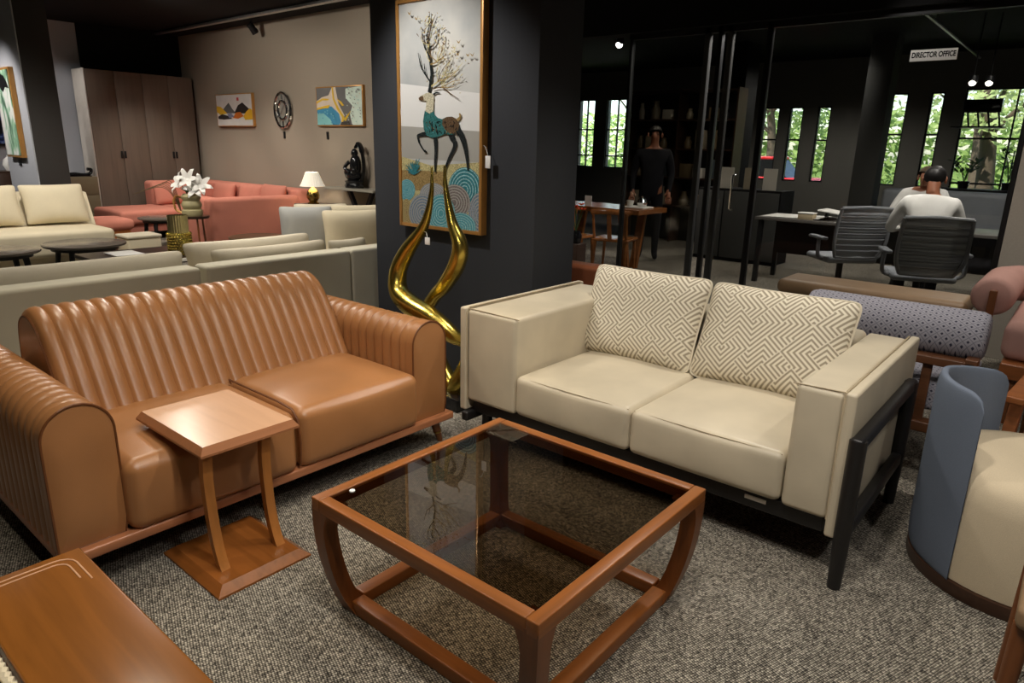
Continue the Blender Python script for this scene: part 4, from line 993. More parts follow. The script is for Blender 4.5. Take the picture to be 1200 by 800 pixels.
# ------------------------------------------------------------------ ceiling rails and track heads
RAILM = metal('aluminium_rail', (.75, .74, .72), .35)
T = thing('ceiling_rail', 'thin bright ceiling rail running along the taupe wall top', 'rail', (5.5, 9.0, 3.1))
obj('rail', MB().box((5.46, 5.5, 3.085), (5.54, 12.3, 3.115), .003, n=1), RAILM, T)
def track_head(x, y, label, m=BLACKM, on=False):
    t = thing('track_spotlight', label, 'spotlight', (x, y, ZC))
    obj('stem', MB().tube([(x, y, ZC), (x, y, ZC-.07)], .012, 8), m, t)
    obj('barrel', MB().tube([(x-.03, y, ZC-.06), (x+.06, y, ZC-.17)], [.045, .05], 14), m, t)
    if on: obj('lens', MB().tube([(x+.055, y, ZC-.163), (x+.063, y, ZC-.174)], .04, 14), emit('lens_glow', (1, .93, .8), 14), t)
track_head(5.8, 9.87, 'black track spotlight at the taupe wall top')

# ------------------------------------------------------------------ seats behind the beige sofa
T = thing('leather_bench', 'long padded taupe brown leather bench in front of the glass partition', 'bench', (5.6, 1.15, 0))
obj('seat', MB().box((5.38, .52, .40), (5.80, 1.80, .52), .055, k=5, n=4), BROWNL, T)
obj('frame', MB().box((5.42, .58, .34), (5.76, 1.74, .40), .01), WOODY, T)
for x in (5.46, 5.72):
    for y in (.64, 1.68): obj('leg', MB().tube([(x, y, .35), (x, y, 0)], [.025, .018], 8), WOODZ, T)
UMBER = wood('umber_wood', srgb(88, 54, 32), .4, 'Y')
T = thing('bolster_settee', 'wood-framed settee with a dotted grey blue bolster back behind the beige sofa', 'sofa', (3.9, .65, 0))
mb = MB(); mb.tube([(3.66, .255, .675), (3.66, .265, .675), (3.66, .29, .675), (3.66, 1.0, .675), (3.66, 1.03, .675), (3.66, 1.04, .675)], [.085, .105, .115, .115, .105, .085], 24); obj('bolster', mb, DOTS, T)
obj('top_rail', MB().box((3.50, .27, .545), (3.58, 1.12, .585), .006), UMBER, T)
obj('bottom_rail', MB().box((3.50, .27, .22), (3.58, 1.12, .27), .006), UMBER, T)
for y in (.285, 1.10): obj('back_post', MB().box((3.50, y-.025, 0), (3.58, y+.025, .60), .006), UMBER, T)
for y in (.285, 1.10): obj('front_leg', MB().box((4.22, y-.025, 0), (4.28, y+.025, .34), .006), UMBER, T)
obj('seat_cushion', MB().box((3.58, .30, .30), (4.30, 1.08, .44), .04, k=3, n=3), DOTS, T)
for y in (.45, .62, .79, .95): obj('back_slat', MB().box((3.53, y-.02, .27), (3.55, y+.02, .545), .003), UMBER, T)
T = thing('pink_sofa', 'dusty pink sofa with fat round roll arms and a wooden frame, right edge', 'sofa', (5.2, .1, 0))
mb = MB(); mb.tube([(4.94, .37, .655), (4.95, .37, .655), (4.98, .37, .655), (5.55, .37, .655), (5.66, .30, .655), (5.72, .12, .655), (5.73, -.9, .655)], [.085, .105, .115, .115, .118, .115, .115], 24, up=(0, 0, 1)); obj('roll_back', mb, PINK, T, ang=60)
obj('seat_cushion', MB().box((4.62, -.8, .36), (5.6, .26, .58), .06, k=4, n=3), PINK, T)
obj('seat_frame', MB().box((4.55, -.8, .27), (5.65, .24, .36), .01), wood('honey_wood', srgb(142, 84, 44), .35, 'Y'), T)
obj('arm_post', MB().box((4.90, .345, .40), (4.935, .385, .70), .005), WOODZ, T)
for (x, y) in ((4.62, .18), (5.58, .18), (4.62, -.72)): obj('leg', MB().tube([(x, y, .28), (x, y, 0)], [.03, .02], 8), WOODZ, T)
T = thing('wooden_armchair', 'honey wood chair arm and slanted legs just beyond the barrel chair', 'chair', (3.7, -.1, 0))
HW = bpy.data.materials['honey_wood']
obj('arm', MB().bar((3.28, .10, .52), (4.0, .02, .56), .07, .03, r=.006), HW, T)
obj('leg', MB().bar((3.45, .09, .52), (3.30, .11, 0), .045, .04), HW, T); obj('leg', MB().bar((3.85, .05, .54), (4.02, .05, 0), .045, .04), HW, T)
obj('arm', MB().bar((3.28, -.55, .52), (4.0, -.55, .56), .07, .03, r=.006), HW, T)
obj('leg', MB().bar((3.45, -.55, .52), (3.30, -.55, 0), .045, .04), HW, T); obj('leg', MB().bar((3.85, -.55, .54), (4.02, -.55, 0), .045, .04), HW, T)
obj('seat_cushion', MB().box((3.36, -.52, .28), (3.95, .05, .38), .03, k=2, n=3), RUSTL, T)
T = thing('rust_armchair', 'rust leather armchair top peeking between the dark pillar and the patterned pillow', 'chair', (3.85, 2.6, 0))
obj('backrest', MB().box((3.62, 2.28, .38), (3.78, 2.98, .735), .03, k=2, n=3), RUSTL, T); obj('seat', MB().box((3.78, 2.3, .25), (4.4, 2.96, .43), .04, k=2, n=3), RUSTL, T)
for (x, y) in ((3.68, 2.34), (3.68, 2.92), (4.34, 2.34), (4.34, 2.92)): obj('leg', MB().tube([(x, y, .4 if x < 4 else .26), (x, y, 0)], .02, 8), WOODZ, T)

# ------------------------------------------------------------------ people: one skinned body each
def person(name, label, loc, rz, J, E, parts, hair_m, hair_long=False, group=None, cap=False, scale=1.0):
    """J: joint -> (x right, y forward, z up, radius); E: edges (a, b, material index)"""
    t = thing(name, label, 'person', loc, rz)
    names = list(J); me = bpy.data.meshes.new('body')
    me.from_pydata([Vector(J[n][:3])*scale for n in names], [(names.index(a), names.index(b)) for a, b, _ in E], [])
    o = bpy.data.objects.new('body', me); C.objects.link(o)
    sk = o.modifiers.new('skin', 'SKIN'); sk.use_smooth_shade = True; sk.branch_smoothing = .3
    ss = o.modifiers.new('sub', 'SUBSURF'); ss.levels = 1; ss.render_levels = 1
    me.skin_vertices or None
    for i, n in enumerate(names):
        v = me.skin_vertices[0].data[i]; r = J[n][3]*scale; v.radius = (r, r*(J[n][4] if len(J[n]) > 4 else 1)); v.use_root = (n == 'pelvis')
    dg = bpy.context.evaluated_depsgraph_get(); bm = bpy.data.meshes.new_from_object(o.evaluated_get(dg))
    bpy.data.objects.remove(o)
    bm.materials.clear()
    for m in parts: bm.materials.append(m)
    segs = [(Vector(J[a][:3])*scale, Vector(J[b][:3])*scale, m) for a, b, m in E]
    for f in bm.polygons:
        best = 9; bi = 0
        for a, b, m in segs:
            d = b-a; tt = max(0, min(1, (f.center-a).dot(d)/max(1e-9, d.dot(d)))); q = (f.center-(a+d*tt)).length-.0
            if q < best: best = q; bi = m
        f.material_index = bi; f.use_smooth = True
    b = bpy.data.objects.new('body', bm); C.objects.link(b); b.parent = t
    hd = Vector(J['head'][:3])*scale; fw_ = Vector(J['nose'][:3])*scale-hd; fw_.z = 0; fw_.normalize(); rt = Vector((fw_.y, -fw_.x, 0))
    up = Vector((0, 0, 1)); M = Matrix((rt, fw_, up)).transposed().to_4x4(); M.translation = hd
    mb = MB(); vs = []
    n1, n2 = 10, 20
    def hp(u, v):
        a = 2*PI*v; th = u*PI*(.41+.16*(1-math.sin(a)))
        x, y, z = math.sin(th)*math.cos(a), math.sin(th)*math.sin(a), math.cos(th)
        cut = 1 if y < .25 else max(.0, 1-(y-.25)*.9)
        zz = z if y < .2 else max(z, .28+.1*y)
        return M @ Vector((x*.088, y*.100-.010, zz*.095+.030))
    mb.grid(hp, n1, n2, wrapv=True); h = obj('hair', mb, hair_m, t, local=True)
    for s in (-1, 1):
        obj('eye', MB().ball(M @ Vector((s*.032, .082, .012)), .009, 6), EYE, t, local=True)
        obj('ear', MB().ball(M @ Vector((s*.088, -.005, .0)), (.014, .022, .032), 6), SKIN, t, local=True)
    return t
def hand(J, E, side, wrist, d, m):
    """five unequal, bent fingers; d = pointing direction of the hand (unit), palm down"""
    w_ = Vector(J[wrist][:3]); d = Vector(d).normalized(); s = d.cross(Vector((0, 0, 1))).normalized()
    pn = 'palm_'+side; p = w_+d*.075; J[pn] = (*p, .026); E.append((wrist, pn, m))
    for k, L in enumerate((.062, .072, .066, .05)):
        a = p+d*.018+s*(k-1.5)*.021; b_ = a+d*L*.55+Vector((0, 0, -.006)); c = b_+d*L*.4+Vector((0, 0, -.022))
        for q, (nm, pt) in enumerate((('a', a), ('b', b_), ('c', c))): J['f%d%s%s' % (k, nm, side)] = (*pt, .0095-.001*q)
        E += [(pn, 'f%da%s' % (k, side), m), ('f%da%s' % (k, side), 'f%db%s' % (k, side), m), ('f%db%s' % (k, side), 'f%dc%s' % (k, side), m)]
    sd_ = -1 if side == 'r' else 1
    a = w_+d*.03+s*sd_*.03; b_ = a+d*.04+s*sd_*.02
    J['t1'+side] = (*a, .012); J['t2'+side] = (*b_, .0095); E += [(wrist, 't1'+side, m), ('t1'+side, 't2'+side, m)]
def skeleton(seated=True, lean=.14, headfwd=.10, arms=None, shirt=1, pants=2, headturn=(0, 1), headdrop=0):
    L = lean; J = {}; E = []
    z0 = .57 if seated else .93
    J['pelvis'] = (0, 0, z0, .155, .85); J['spine'] = (0, L*.4, z0+.22, .158, .8); J['chest'] = (0, L*.85, z0+.42, .17, .76); J['nb'] = (0, L, z0+.55, .075)
    J['neck'] = (0, L+headfwd*.3, z0+.61, .05); J['head'] = (0, L+headfwd, z0+.72-headdrop, .104); J['crown'] = (0, L+headfwd-.01, z0+.80-headdrop, .084)
    hx, hy = headturn; J['nose'] = (hx*.092, L+headfwd+hy*.092, z0+.705-headdrop, .014); J['chin'] = (hx*.06, L+headfwd+hy*.06, z0+.645-headdrop, .032)
    E += [('pelvis', 'spine', shirt), ('spine', 'chest', shirt), ('chest', 'nb', shirt), ('nb', 'neck', 0), ('neck', 'head', 0), ('head', 'crown', 0), ('head', 'nose', 0), ('head', 'chin', 0)]
    for s, n in ((1, 'r'), (-1, 'l')):
        J['sh'+n] = (s*.185, L*.95, z0+.50, .08); 
        el, wr, dr = (arms or {}).get(n, ((s*.27, L+.08, z0+.25), (s*.17, L+.32, z0+.25), (-.3*s, 1, 0)))
        J['el'+n] = (*el, .05); J['wr'+n] = (*wr, .031)
        E += [('chest', 'sh'+n, shirt), ('sh'+n, 'el'+n, shirt), ('el'+n, 'wr'+n, shirt)]
        hand(J, E, n, 'wr'+n, dr, 0)
        if seated:
            J['hip'+n] = (s*.095, .02, z0-.02, .095); J['kn'+n] = (s*.13, .44, z0+.0, .066); J['an'+n] = (s*.13, .42, .11, .042); J['to'+n] = (s*.145, .58, .045, .038)
        else:
            J['hip'+n] = (s*.09, 0, z0-.06, .095); J['kn'+n] = (s*.10, .02, .5, .065); J['an'+n] = (s*.10, -.01, .10, .042); J['to'+n] = (s*.12, .13, .045, .038)
        E += [('pelvis', 'hip'+n, pants), ('hip'+n, 'kn'+n, pants), ('kn'+n, 'an'+n, pants), ('an'+n, 'to'+n, pants)]
    return J, E
FA = math.atan2(-.75, .66)           # heading of the nearer man: local +y turns to (.75, .66)
J, E = skeleton(True, .20, .11, {'r': ((.27, .22, .84), (.16, .46, .80), (-.3, 1, 0)), 'l': ((-.29, .26, .82), (-.22, .50, .80), (.1, 1, 0))}, headdrop=.03)
person('person', 'seated man in white shirt seen from behind, in the right mesh chair', (6.90, 1.08, 0), math.atan2(-.98, .20), J, E, [SKIN, SHIRT, DARKC], HAIRB)
J, E = skeleton(True, .24, .10, {'r': ((.30, .28, .80), (.20, .50, .82), (-.2, 1, 0)), 'l': ((-.26, .30, .80), (-.10, .50, .81), (.3, 1, 0))}, headturn=(.35, .9), headdrop=.05)
person('person', 'seated person in white shirt with grey brown hair facing across the office desk', (9.06, 1.50, 0), PI/2+.12, J, E, [SKIN, SHIRT, DARKC], HAIRG)
J, E = skeleton(False, .0, .03, {'r': ((.25, -.02, 1.16), (.25, .1, .93), (0, .4, -1)), 'l': ((-.25, -.02, 1.16), (-.23, .12, .94), (0, .5, -1))}, shirt=1, pants=1)
person('person', 'standing person in dark clothes behind the slab table, dim through the glass', (8.42, 4.62, 0), PI/2+.5, J, E, [SKIN, DARKC], HAIRB)

# ------------------------------------------------------------------ office furniture
T = thing('office_desk', 'wide dark office desk with papers beyond the mesh chairs', 'desk', (8.2, 1.7, 0))
obj('desktop', MB().box((7.92, .3, .72), (8.62, 2.98, .755), .006), plain('desk_laminate', srgb(92, 88, 84), .4), T)
for (x, y) in ((7.97, 2.92), (8.57, 2.92), (7.97, .36), (8.57, .36)): obj('leg', MB().box((x-.025, y-.025, 0), (x+.025, y+.025, .72)), BLACKM, T)
obj('modesty_panel', MB().box((8.45, .4, .3), (8.47, 2.88, .72)), BLACKM, T)
T = thing('paper_roll', 'white paper sheet curling over the near end of the office desk', 'paper', (8.2, 2.75, .757))
mb = MB(); mb.grid(lambda u, v: (8.0+.55*u, 2.95-.75*v, .758+.035*max(0, v-.75)*4*math.sin(v*8)**2+.012*v), 3, 16); mb.grid(lambda u, v: (8.0+.55*u, 2.95-.75*v, .756+.035*max(0, v-.75)*4*math.sin(v*8)**2+.012*v), 3, 16); obj('sheet', mb, WHITEP, T)
T = thing('open_folder', 'open white folder of papers tilted on the office desk between the chairs', 'folder', (8.25, 1.95, .757))
obj('cover', MB().bar((8.25, 2.35, .86), (8.25, 1.62, .775), .34, .012), WHITEP, T); obj('stand', MB().bar((8.25, 2.3, .757), (8.25, 2.28, .85), .1, .02), BLACKM, T)
T = thing('desk_box', 'small pale box on the office desk beside the paper sheet', 'box', (8.1, 2.28, .757))
obj('carton', MB().box((7.97, 2.36, .756), (8.1, 2.52, .82), .003, n=1), plain('carton', srgb(176, 160, 130), .7), T); obj('lid', MB().box((7.965, 2.355, .82), (8.105, 2.525, .832), .002, n=1), WHITEP, T)
def office_chair(loc, rz, label):
    t = thing('mesh_office_chair', label, 'chair', loc, rz, 'mesh office chairs at the desk')
    L = dict(local=True)
    obj('seat', MB().box((-.25, -.18, .43), (.25, .30, .49), .03, k=2, n=3), MESH, t, **L)
    mb = MB()
    for s in (-1, 1): mb.tube(poly_path([(s*.20, -.20, .50), (s*.25, -.25, .62), (s*.255, -.27, .80), (s*.245, -.30, .97)], 4), .017, 8)
    mb.tube([(-.245, -.30, .97), (0, -.33, .985), (.245, -.30, .97)], .018, 8); mb.tube([(-.2, -.20, .50), (0, -.24, .50), (.2, -.20, .50)], .017, 8)
    bf = obj('back_frame', mb, PLAST, t, **L)
    def mesh_fn(u, v):
        z = .51+.46*v; x = (.20+.05*min(1, v*2.5))*(2*u-1); return (x, -.21-.09*v-.035*(1-(2*u-1)**2)+.004*math.sin(v*55), z)
    mb = MB(); mb.grid(mesh_fn, 10, 44); mb.grid(lambda u, v: tuple(Vector(mesh_fn(u, v))+Vector((0, .006, 0))), 10, 44)
    obj('mesh_back', mb, MESH, t, ang=80, **L)
    for k in range(7):
        v = .12+.12*k; mb = MB(); mb.tube([tuple(Vector(mesh_fn(i/8, v))+Vector((0, -.006, 0))) for i in range(9)], .006, 6); obj('back_rib', mb, PLAST, bf, **L)
    for s in (-1, 1):
        a = obj('armrest', MB().box((s*.30-.035, -.16, .655), (s*.30+.035, .12, .685), .012), PLAST, t, **L)
        obj('arm_support', MB().tube(poly_path([(s*.24, -.05, .46), (s*.31, -.08, .50), (s*.31, -.06, .66)], 4), .018, 8), PLAST, a, **L)
    obj('column', MB().tube([(0, .05, .43), (0, .05, .10)], .03, 10), BLACKM, t, **L)
    for k in range(5):
        a = 2*PI*k/5+.3; b = obj('base_spoke', MB().tube([(0, .05, .12), (.29*math.cos(a), .05+.29*math.sin(a), .075)], [.03, .018], 8), BLACKM, t, **L)
        obj('castor', MB().tube([(.29*math.cos(a)-.012, .05+.29*math.sin(a), .03), (.29*math.cos(a)+.012, .05+.29*math.sin(a), .03)], .03, 10), BLACKM, b, **L)
    return t
oc = office_chair((7.40, 1.84, 0), FA+.02, 'empty grey mesh office chair, left of the seated man')
dup(oc, (6.80, 1.06, 0), math.atan2(-.93, .37), 'grey mesh office chair in which the man in white sits, right of the empty one')
T = thing('grey_settee', 'dim grey padded settee at the back of the office before the windows', 'sofa', (11.2, 1.6, 0))
obj('backrest', MB().box((11.6, .5, .2), (11.85, 2.5, 1.0), .08, k=3, n=3), MESH, T); obj('seat', MB().box((10.9, .5, .18), (11.6, 2.5, .45), .05, k=3, n=3), MESH, T)
for (x, y) in ((10.95, .6), (10.95, 2.4), (11.75, .6), (11.75, 2.4)): obj('foot', MB().tube([(x, y, .2), (x, y, 0)], .03, 8), BLACKM, T)
# things on the window ledge
T = thing('window_ledge', 'dark ledge shelf below the large office window', 'shelf', (13.7, 1.2, 0))
obj('board', MB().box((13.5, .4, .93), (13.95, 2.1, .97), .004), BLACKM, T)
for y in (.45, 2.05): obj('bracket', MB().box((13.55, y-.03, 0), (13.9, y+.03, .93)), BLACKM, T)
def potted(name, label, x, y, z, h, n, spread, seed):
    rnd = random.Random(seed); t = thing(name, label, 'plant', (x, y, z))
    obj('pot', MB().lathe([(0, 0), (.07, 0), (.09, .12), (.08, .12), (0, .10)], (x, y, z), 14), BLACKG, t)
    for k in range(n):
        a = rnd.uniform(0, 2*PI); d = Vector((math.cos(a)*spread, math.sin(a)*spread, h)); P = [(x, y, z+.10), (x+d.x*.35, y+d.y*.35, z+.1+h*.6), (x+d.x, y+d.y, z+.1+h)]
        st = obj('stem', MB().tube(poly_path(P, 3), .006, 5), LEAFG, t)
        mb = MB()
        for q in range(5):
            f = .45+.13*q; c = Vector(P[0]).lerp(Vector(P[2]), f); b = Vector((rnd.uniform(-1, 1), rnd.uniform(-1, 1), rnd.uniform(.0, .8))).normalized()*.12; s = b.cross(Vector((0, 0, 1))).normalized()*.035
            pts = [c, c+b*.5+s, c+b, c+b*.5-s]; mb.add(pts, [(0, 1, 2, 3)]); mb.add([p-Vector((0, 0, .002)) for p in pts], [(3, 2, 1, 0)])
        obj('leaves', mb, LEAFG, st)
    return t
potted('potted_plant', 'bushy dark plant on the window ledge, left of the twisted one', 13.72, 1.75, .97, .34, 7, .22, 3)
potted('potted_plant', 'tall dark plant on the window ledge near the office window centre', 13.72, 1.15, .97, .52, 6, .16, 5)
potted('potted_plant', 'small dark plant at the right end of the window ledge', 13.72, .62, .97, .22, 6, .16, 8)
T = thing('display_stool', 'dark stool model standing high on a shelf in the large office window', 'stool', (13.6, 1.68, 1.95))
obj('shelf_board', MB().box((13.45, 1.35, 1.93), (13.98, 2.05, 1.95)), BLACKM, T)
obj('seat', MB().box((13.55, 1.42, 2.16), (13.8, 1.92, 2.36), .02), BLACKG, T)
for y in (1.46, 1.60, 1.74, 1.88): obj('leg', MB().bar((13.68, y, 2.17), (13.68, y-.05, 1.95), .025, .025), BLACKM, T)
for i, (x, y, z) in enumerate(((10.49, 1.45, 2.36), (10.6, 1.29, 2.36), (7.75, 4.83, 2.70))):
    t = thing('pendant_spot', ('glowing spotlight above the office window, left of a pair', 'glowing spotlight above the office window, right of a pair', 'glowing spotlight over the reading corner by the glass edge')[i], 'spotlight', (x, y, z))
    obj('rod', MB().tube([(x, y, ZC), (x, y, z+.05)], .008, 6), BLACKM, t); obj('barrel', MB().lathe([(0, .07), (.05, .07), (.055, -.01), (.045, -.01), (0, .0)], (x, y, z), 14), BLACKM, t)
    obj('lens', MB().ball((x-.02, y, z-.01), .04, 8), emit('lens_glow_%d' % i, (1, .95, .86), 14), t)
T = thing('ceiling_rail', 'thin pale rail on the dark office ceiling behind the sign', 'rail', (9.5, 1.87, 3.0))
obj('rail', MB().box((9.4, 1.855, 2.99), (13.8, 1.885, 3.01)), RAILM, T)
for x in (10, 13): obj('hanger', MB().tube([(x, 1.87, ZC), (x, 1.87, 3.0)], .006, 6), BLACKM, T)

# reading corner at the left behind the pillar
T = thing('slab_table', 'live edge wooden slab table in the dim corner behind the glass', 'table', (7.55, 4.8, 0))
SLAB = wood('slab_wood', srgb(150, 92, 46), .25, 'Y')
mb = MB(); N = 16
edge = [(7.25+.03*math.sin(k*1.7), 4.12+1.5*k/N) for k in range(N+1)]+[(7.95+.04*math.sin(k*2.1), 4.12+1.5*k/N) for k in range(N, -1, -1)]
mb.prism([(x, y, .71) for x, y in edge], (0, 0, .055)); obj('slab', mb, SLAB, T, smooth=False)
for y in (4.4, 5.3): obj('trestle', MB().bar((7.35, y, .71), (7.50, y, 0), .10, .05).bar((7.85, y, .71), (7.7, y, 0), .10, .05), SLAB, T)
def wood_chair(loc, rz, label):
    t = thing('wooden_chair', label, 'chair', loc, rz, 'wooden chairs at the slab table'); L = dict(local=True)
    obj('seat', MB().box((-.22, -.21, .43), (.22, .22, .46), .012, n=3), SLAB, t, **L)
    for x in (-.19, .19):
        for y in (-.18, .19): obj('leg', MB().tube([(x*.95, y, .44), (x*1.06, y*1.05, 0)], [.02, .014], 8), SLAB, t, **L)
        obj('back_post', MB().tube([(x, -.19, .45), (x*1.05, -.25, .76)], .016, 8), SLAB, t, **L)
    obj('top_rail', MB().tube(poly_path([(-.23, -.22, .76), (0, -.30, .78), (.23, -.22, .76)], 6), .03, 8, flat=.45), SLAB, t, **L)
    obj('splat', MB().bar((0, -.21, .46), (0, -.28, .76), .05, .014), SLAB, t, **L); return t
wc = wood_chair((6.82, 4.78, 0), -PI/2, 'brown wooden chair at the slab table beside the red flowers')
dup(wc, (6.98, 4.26, 0), -PI/2+.25, 'brown wooden chair at the slab table, right one just behind the glass edge')
T = thing('red_flowers', 'red orange flowers in a small dark pot beside the dark pillar', 'flowers', (6.46, 4.46, 0))
obj('plinth', MB().box((6.37, 4.37, 0), (6.55, 4.55, .42), .006), DARKW, T); obj('pot', MB().lathe([(0, .42), (.06, .42), (.075, .5), (.05, .56), (0, .55)], (6.46, 4.46, 0), 16), BLACKG, T)
for k in range(7):
    a = k*.9; d = (.05*math.cos(a), .05*math.sin(a)); s_ = obj('stem', MB().tube([(6.46, 4.46, .55), (6.46+d[0]*1.4, 4.46+d[1]*1.4, .78+.03*(k % 3))], .004, 5), LEAFG, T)
    mb = MB()
    for q in range(5):
        b = 2*PI*q/5; c = Vector((6.46+d[0]*1.4, 4.46+d[1]*1.4, .79+.03*(k % 3))); v = Vector((math.cos(b), math.sin(b), .5))*.045; s = Vector((-math.sin(b), math.cos(b), 0))*.018
        pts = [c, c+v*.6+s, c+v, c+v*.6-s]; mb.add(pts, [(0, 1, 2, 3)]); mb.add([p-Vector((0, 0, .002)) for p in pts], [(3, 2, 1, 0)])
    obj('flower', mb, bpy.data.materials.get('flower_red') or plain('flower_red', srgb(214, 70, 34), .6), s_)
tag(obj('price_card', MB().box((6.36, 4.44, .44), (6.363, 4.50, .51)), WHITEP), 'white price card hanging by the red flower pot', 'tag')
T = thing('tea_tray', 'white tray with cups at the right end of the slab table', 'tray', (7.6, 4.3, .766))
obj('tray', MB().box((7.45, 4.18, .766), (7.72, 4.5, .785), .006), WHITEP, T)
tag(obj('tea_cup', MB().lathe([(0, 0), (.035, 0), (.045, .07), (.04, .07), (.03, .01), (0, .01)], (7.55, 4.42, .785), 14), WHITEP), 'white cup on the left of the tea tray', 'cup')
tag(obj('glass_teapot', MB().lathe([(0, 0), (.05, 0), (.065, .05), (.04, .10), (.012, .105), (.015, .125), (0, .13)], (7.6, 4.28, .785), 16), CHROME), 'shiny teapot on the right of the tea tray', 'teapot')
tag(obj('menu_card', MB().box((7.35, 4.86, .766), (7.353, 4.96, .89)), WHITEP), 'small white upright card on the slab table', 'card')
T = thing('display_shelf', 'dark display shelf with dim jars and boxes behind the standing person', 'shelf', (10.6, 5.3, 0))
obj('back', MB().box((10.78, 4.4, 0), (10.82, 6.3, 2.4)), BLACKM, T)
for z in (.6, 1.05, 1.5, 1.95, 2.38): obj('board', MB().box((10.45, 4.4, z-.025), (10.78, 6.3, z)), DARKW, T)
for y in (4.4, 5.35, 6.28): obj('upright', MB().box((10.45, y-.012, 0), (10.78, y+.012, 2.4)), DARKW, T)
IT = [plain('item_%d' % i, c, .4) for i, c in enumerate((srgb(150, 140, 120), srgb(96, 82, 60), srgb(196, 190, 178), srgb(70, 78, 84)))]
ORD = ('first', 'second', 'third', 'fourth', 'fifth', 'sixth', 'seventh', 'eighth', 'ninth', 'tenth'); TONE = ('tan', 'brown', 'pale', 'slate')
for z, row in ((.6, 'lowest'), (1.05, 'second lowest'), (1.5, 'second highest'), (1.95, 'highest')):
    y = 6.15; q = 0
    while y > 4.62:
        ww = random.uniform(.10, .17); hh = random.uniform(.14, .30)
        if 5.30 < y < 5.40+ww: y = 5.29; continue
        c = random.randrange(4); kind = random.choice(('box', 'jar'))
        if kind == 'box': o = obj('shelf_box', MB().box((10.52, y-ww, z), (10.70, y, z+hh), .004, n=1), IT[c])
        else: o = obj('shelf_jar', MB().lathe([(0, 0), (ww*.42, 0), (ww*.45, hh*.5), (ww*.25, hh*.8), (ww*.28, hh), (0, hh)], (10.6, y-ww/2, z), 12), IT[c])
        tag(o, 'dim %s %s, %s item from left on the %s display shelf board' % (TONE[c], kind, ORD[q], row), kind, 'boxes and jars on the display shelf'); q += 1
        y -= ww+random.uniform(.06, .12)
T = thing('dark_cabinet', 'dim dark cabinet with pale sheets leaning on top, behind the glass doors', 'cabinet', (9.4, 3.6, 0))
obj('carcass', MB().box((9.2, 3.15, 0), (9.7, 4.3, .98), .006), BLACKP, T)
for i in range(3): obj('door', MB().box((9.18, 3.17+.38*i, .05), (9.2, 3.53+.38*i, .95), .003, n=1), GREYD, T)
for i, (y, c, lab) in enumerate(((3.95, 2, 'pale sheet card standing leftmost on the dim cabinet'), (3.62, 0, 'pale sheet card standing in the middle of the dim cabinet top'), (3.36, 2, 'pale sheet card standing rightmost on the dim cabinet'))):
    tag(obj('sheet_card', MB().box((9.3, y-.09, .98), (9.31, y+.09, 1.26)), IT[c]), lab, 'card')

# ------------------------------------------------------------------ outdoors beyond the office windows
GR = NT('lawn', .9, 0, .1); ns = GR.n('TexNoise', Scale=3., Detail=6.); GR.l(GR.co(), ns.inputs[0]); GR.col(GR.ramp(ns.outputs[0], [(.3, srgb(70, 96, 42)), (.7, srgb(128, 150, 74))]))
struct('trim_lawn', MB().box((14.2, -60, -.2), (120, 60, -.02)), GR.m)
struct('trim_road', MB().box((18.5, -60, -.1), (23.5, 60, 0)), paint('pale_road', srgb(206, 202, 194)))
LEAVES = []
for i, c in enumerate((srgb(150, 172, 108), srgb(184, 198, 142), srgb(116, 142, 92))):
    m = NT('tree_leaf_%d' % i, .6, 0, .2); m.col(c)
    tr = m.n('BsdfTranslucent'); tr.inputs[0].default_value = (*mul(c, 1.4), 1); mx = m.n('MixShader'); mx.inputs[0].default_value = .4
    m.l(m.b.outputs[0], mx.inputs[1]); m.l(tr.outputs[0], mx.inputs[2]); m.l(mx.outputs[0], m.out.inputs[0]); LEAVES.append(m.m)
BARK = plain('bark', srgb(86, 74, 62), .9)
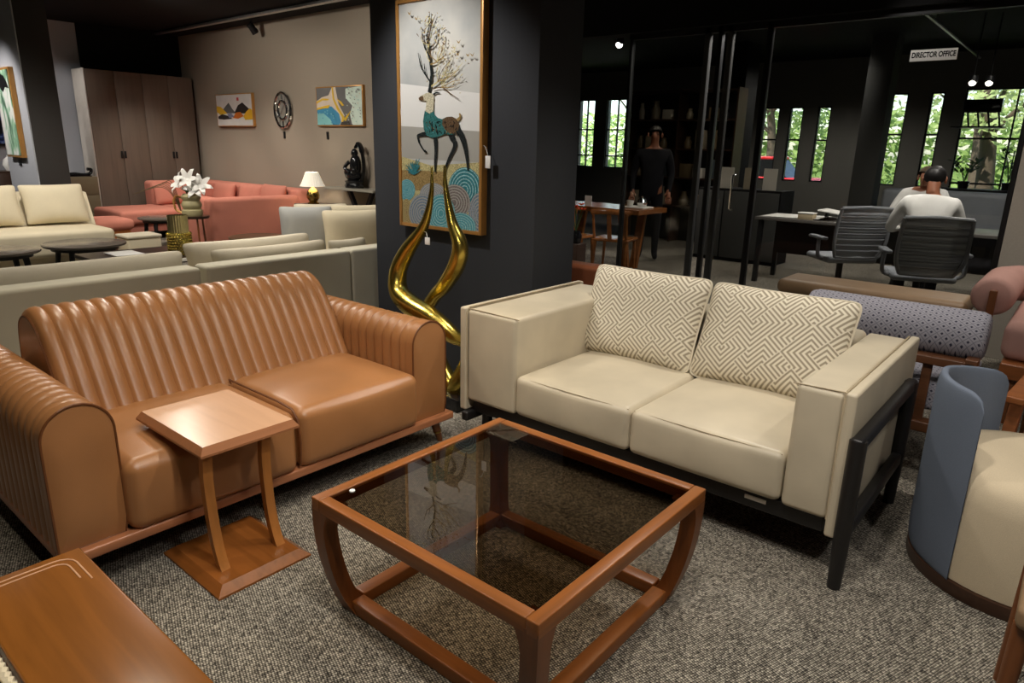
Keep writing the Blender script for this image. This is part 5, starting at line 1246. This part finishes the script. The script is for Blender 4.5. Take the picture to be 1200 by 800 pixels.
def tree(x, y, h, r, k, seed, label):
    rnd = random.Random(seed); t = thing('tree', label, 'tree', (x, y, 0))
    tk = obj('trunk', MB().tube(poly_path([(x, y, -.1), (x+.1, y+.15, h*.3), (x-.1, y+.35, h*.6), (x+.05, y+.3, h*.9)], 4), [.2-.012*q for q in range(13)], 10), BARK, t)
    for q in range(6):
        a = q*1.1+seed; b0 = Vector((x, y+.2, h*(.35+.06*q))); e_ = b0+Vector((math.cos(a)*r*.8, math.sin(a)*r*.8, h*.22))
        obj('branch', MB().tube(poly_path([b0, b0.lerp(e_, .5)+Vector((0, 0, .1)), e_], 3), [.07, .06, .055, .045, .035, .025, .015], 6), BARK, tk)
    mb = MB()
    cl = [(Vector((x+rnd.gauss(0, r*.45), y+rnd.gauss(0, r*.5), h*rnd.uniform(.4, 1.02))), rnd.uniform(.35, .75)*r*.6) for _ in range(26)]
    for _ in range(2300):
        c, cr = rnd.choice(cl); d = Vector((rnd.gauss(0, 1), rnd.gauss(0, 1), rnd.gauss(0, .8))).normalized()*cr*rnd.uniform(.5, 1.05); p = c+d
        u = Vector((rnd.gauss(0, 1), rnd.gauss(0, 1), rnd.gauss(0, .6))).normalized()*.10; v = u.orthogonal().normalized()*.05
        mb.add([p-u, p+v, p+u, p-v], [(0, 1, 2, 3)])
    obj('foliage', mb, LEAVES[k], t, smooth=False, kind='stuff')
for args in ((26, 3.0, 6.5, 2.6, 0, 1, 'green tree outside, seen in the large office window'), (25.5, 9.2, 6.2, 2.6, 2, 2, 'green tree outside, seen in the narrow office windows'), (29, 16.6, 7, 2.6, 1, 3, 'green tree outside, seen in the left window pair'),
             (17.2, 1.75, 5.4, 1.5, 1, 5, 'slender tree close outside the large office window')): tree(*args)
def hedge_mb():
    mb = MB(); rnd = random.Random(11)
    for _ in range(9000):
        p = Vector((rnd.uniform(33, 35.5), rnd.uniform(-8, 32), rnd.uniform(0, 3.4))); u = Vector((rnd.gauss(0, 1), rnd.gauss(0, 1), rnd.gauss(0, .6))).normalized()*.22; v = u.orthogonal().normalized()*.12
        mb.add([p-u, p+v, p+u, p-v], [(0, 1, 2, 3)])
    return mb
h = tag(obj('hedge', hedge_mb(), LEAVES[0], smooth=False, kind='stuff'), 'long green hedge at the far side of the pale road outside', 'hedge')
T = thing('parked_car', 'small red car parked on the pale road outside the narrow windows', 'car', (20.5, 7.3, 0))
CARR = plain('car_red', srgb(190, 40, 44), .25)
mb = MB(); mb.box((19.7, 6.0, .30), (21.3, 9.6, .82), .12, k=2, n=3); bd = obj('body', mb, CARR, T)
mb = MB(); mb.prism([(19.85, 6.7, .80), (19.85, 7.2, 1.32), (19.85, 8.6, 1.34), (19.85, 9.3, .80)], (1.3, 0, 0)); obj('cabin', mb, BLACKG, T, smooth=False)
obj('roof', MB().box((19.83, 7.15, 1.30), (21.17, 8.65, 1.38), .03), CARR, T)
for y in (6.7, 8.9):
    for x in (19.72, 21.12): obj('wheel', MB().tube([(x, y, .31), (x+.16, y, .31)], .31, 18), BLACKM, T)
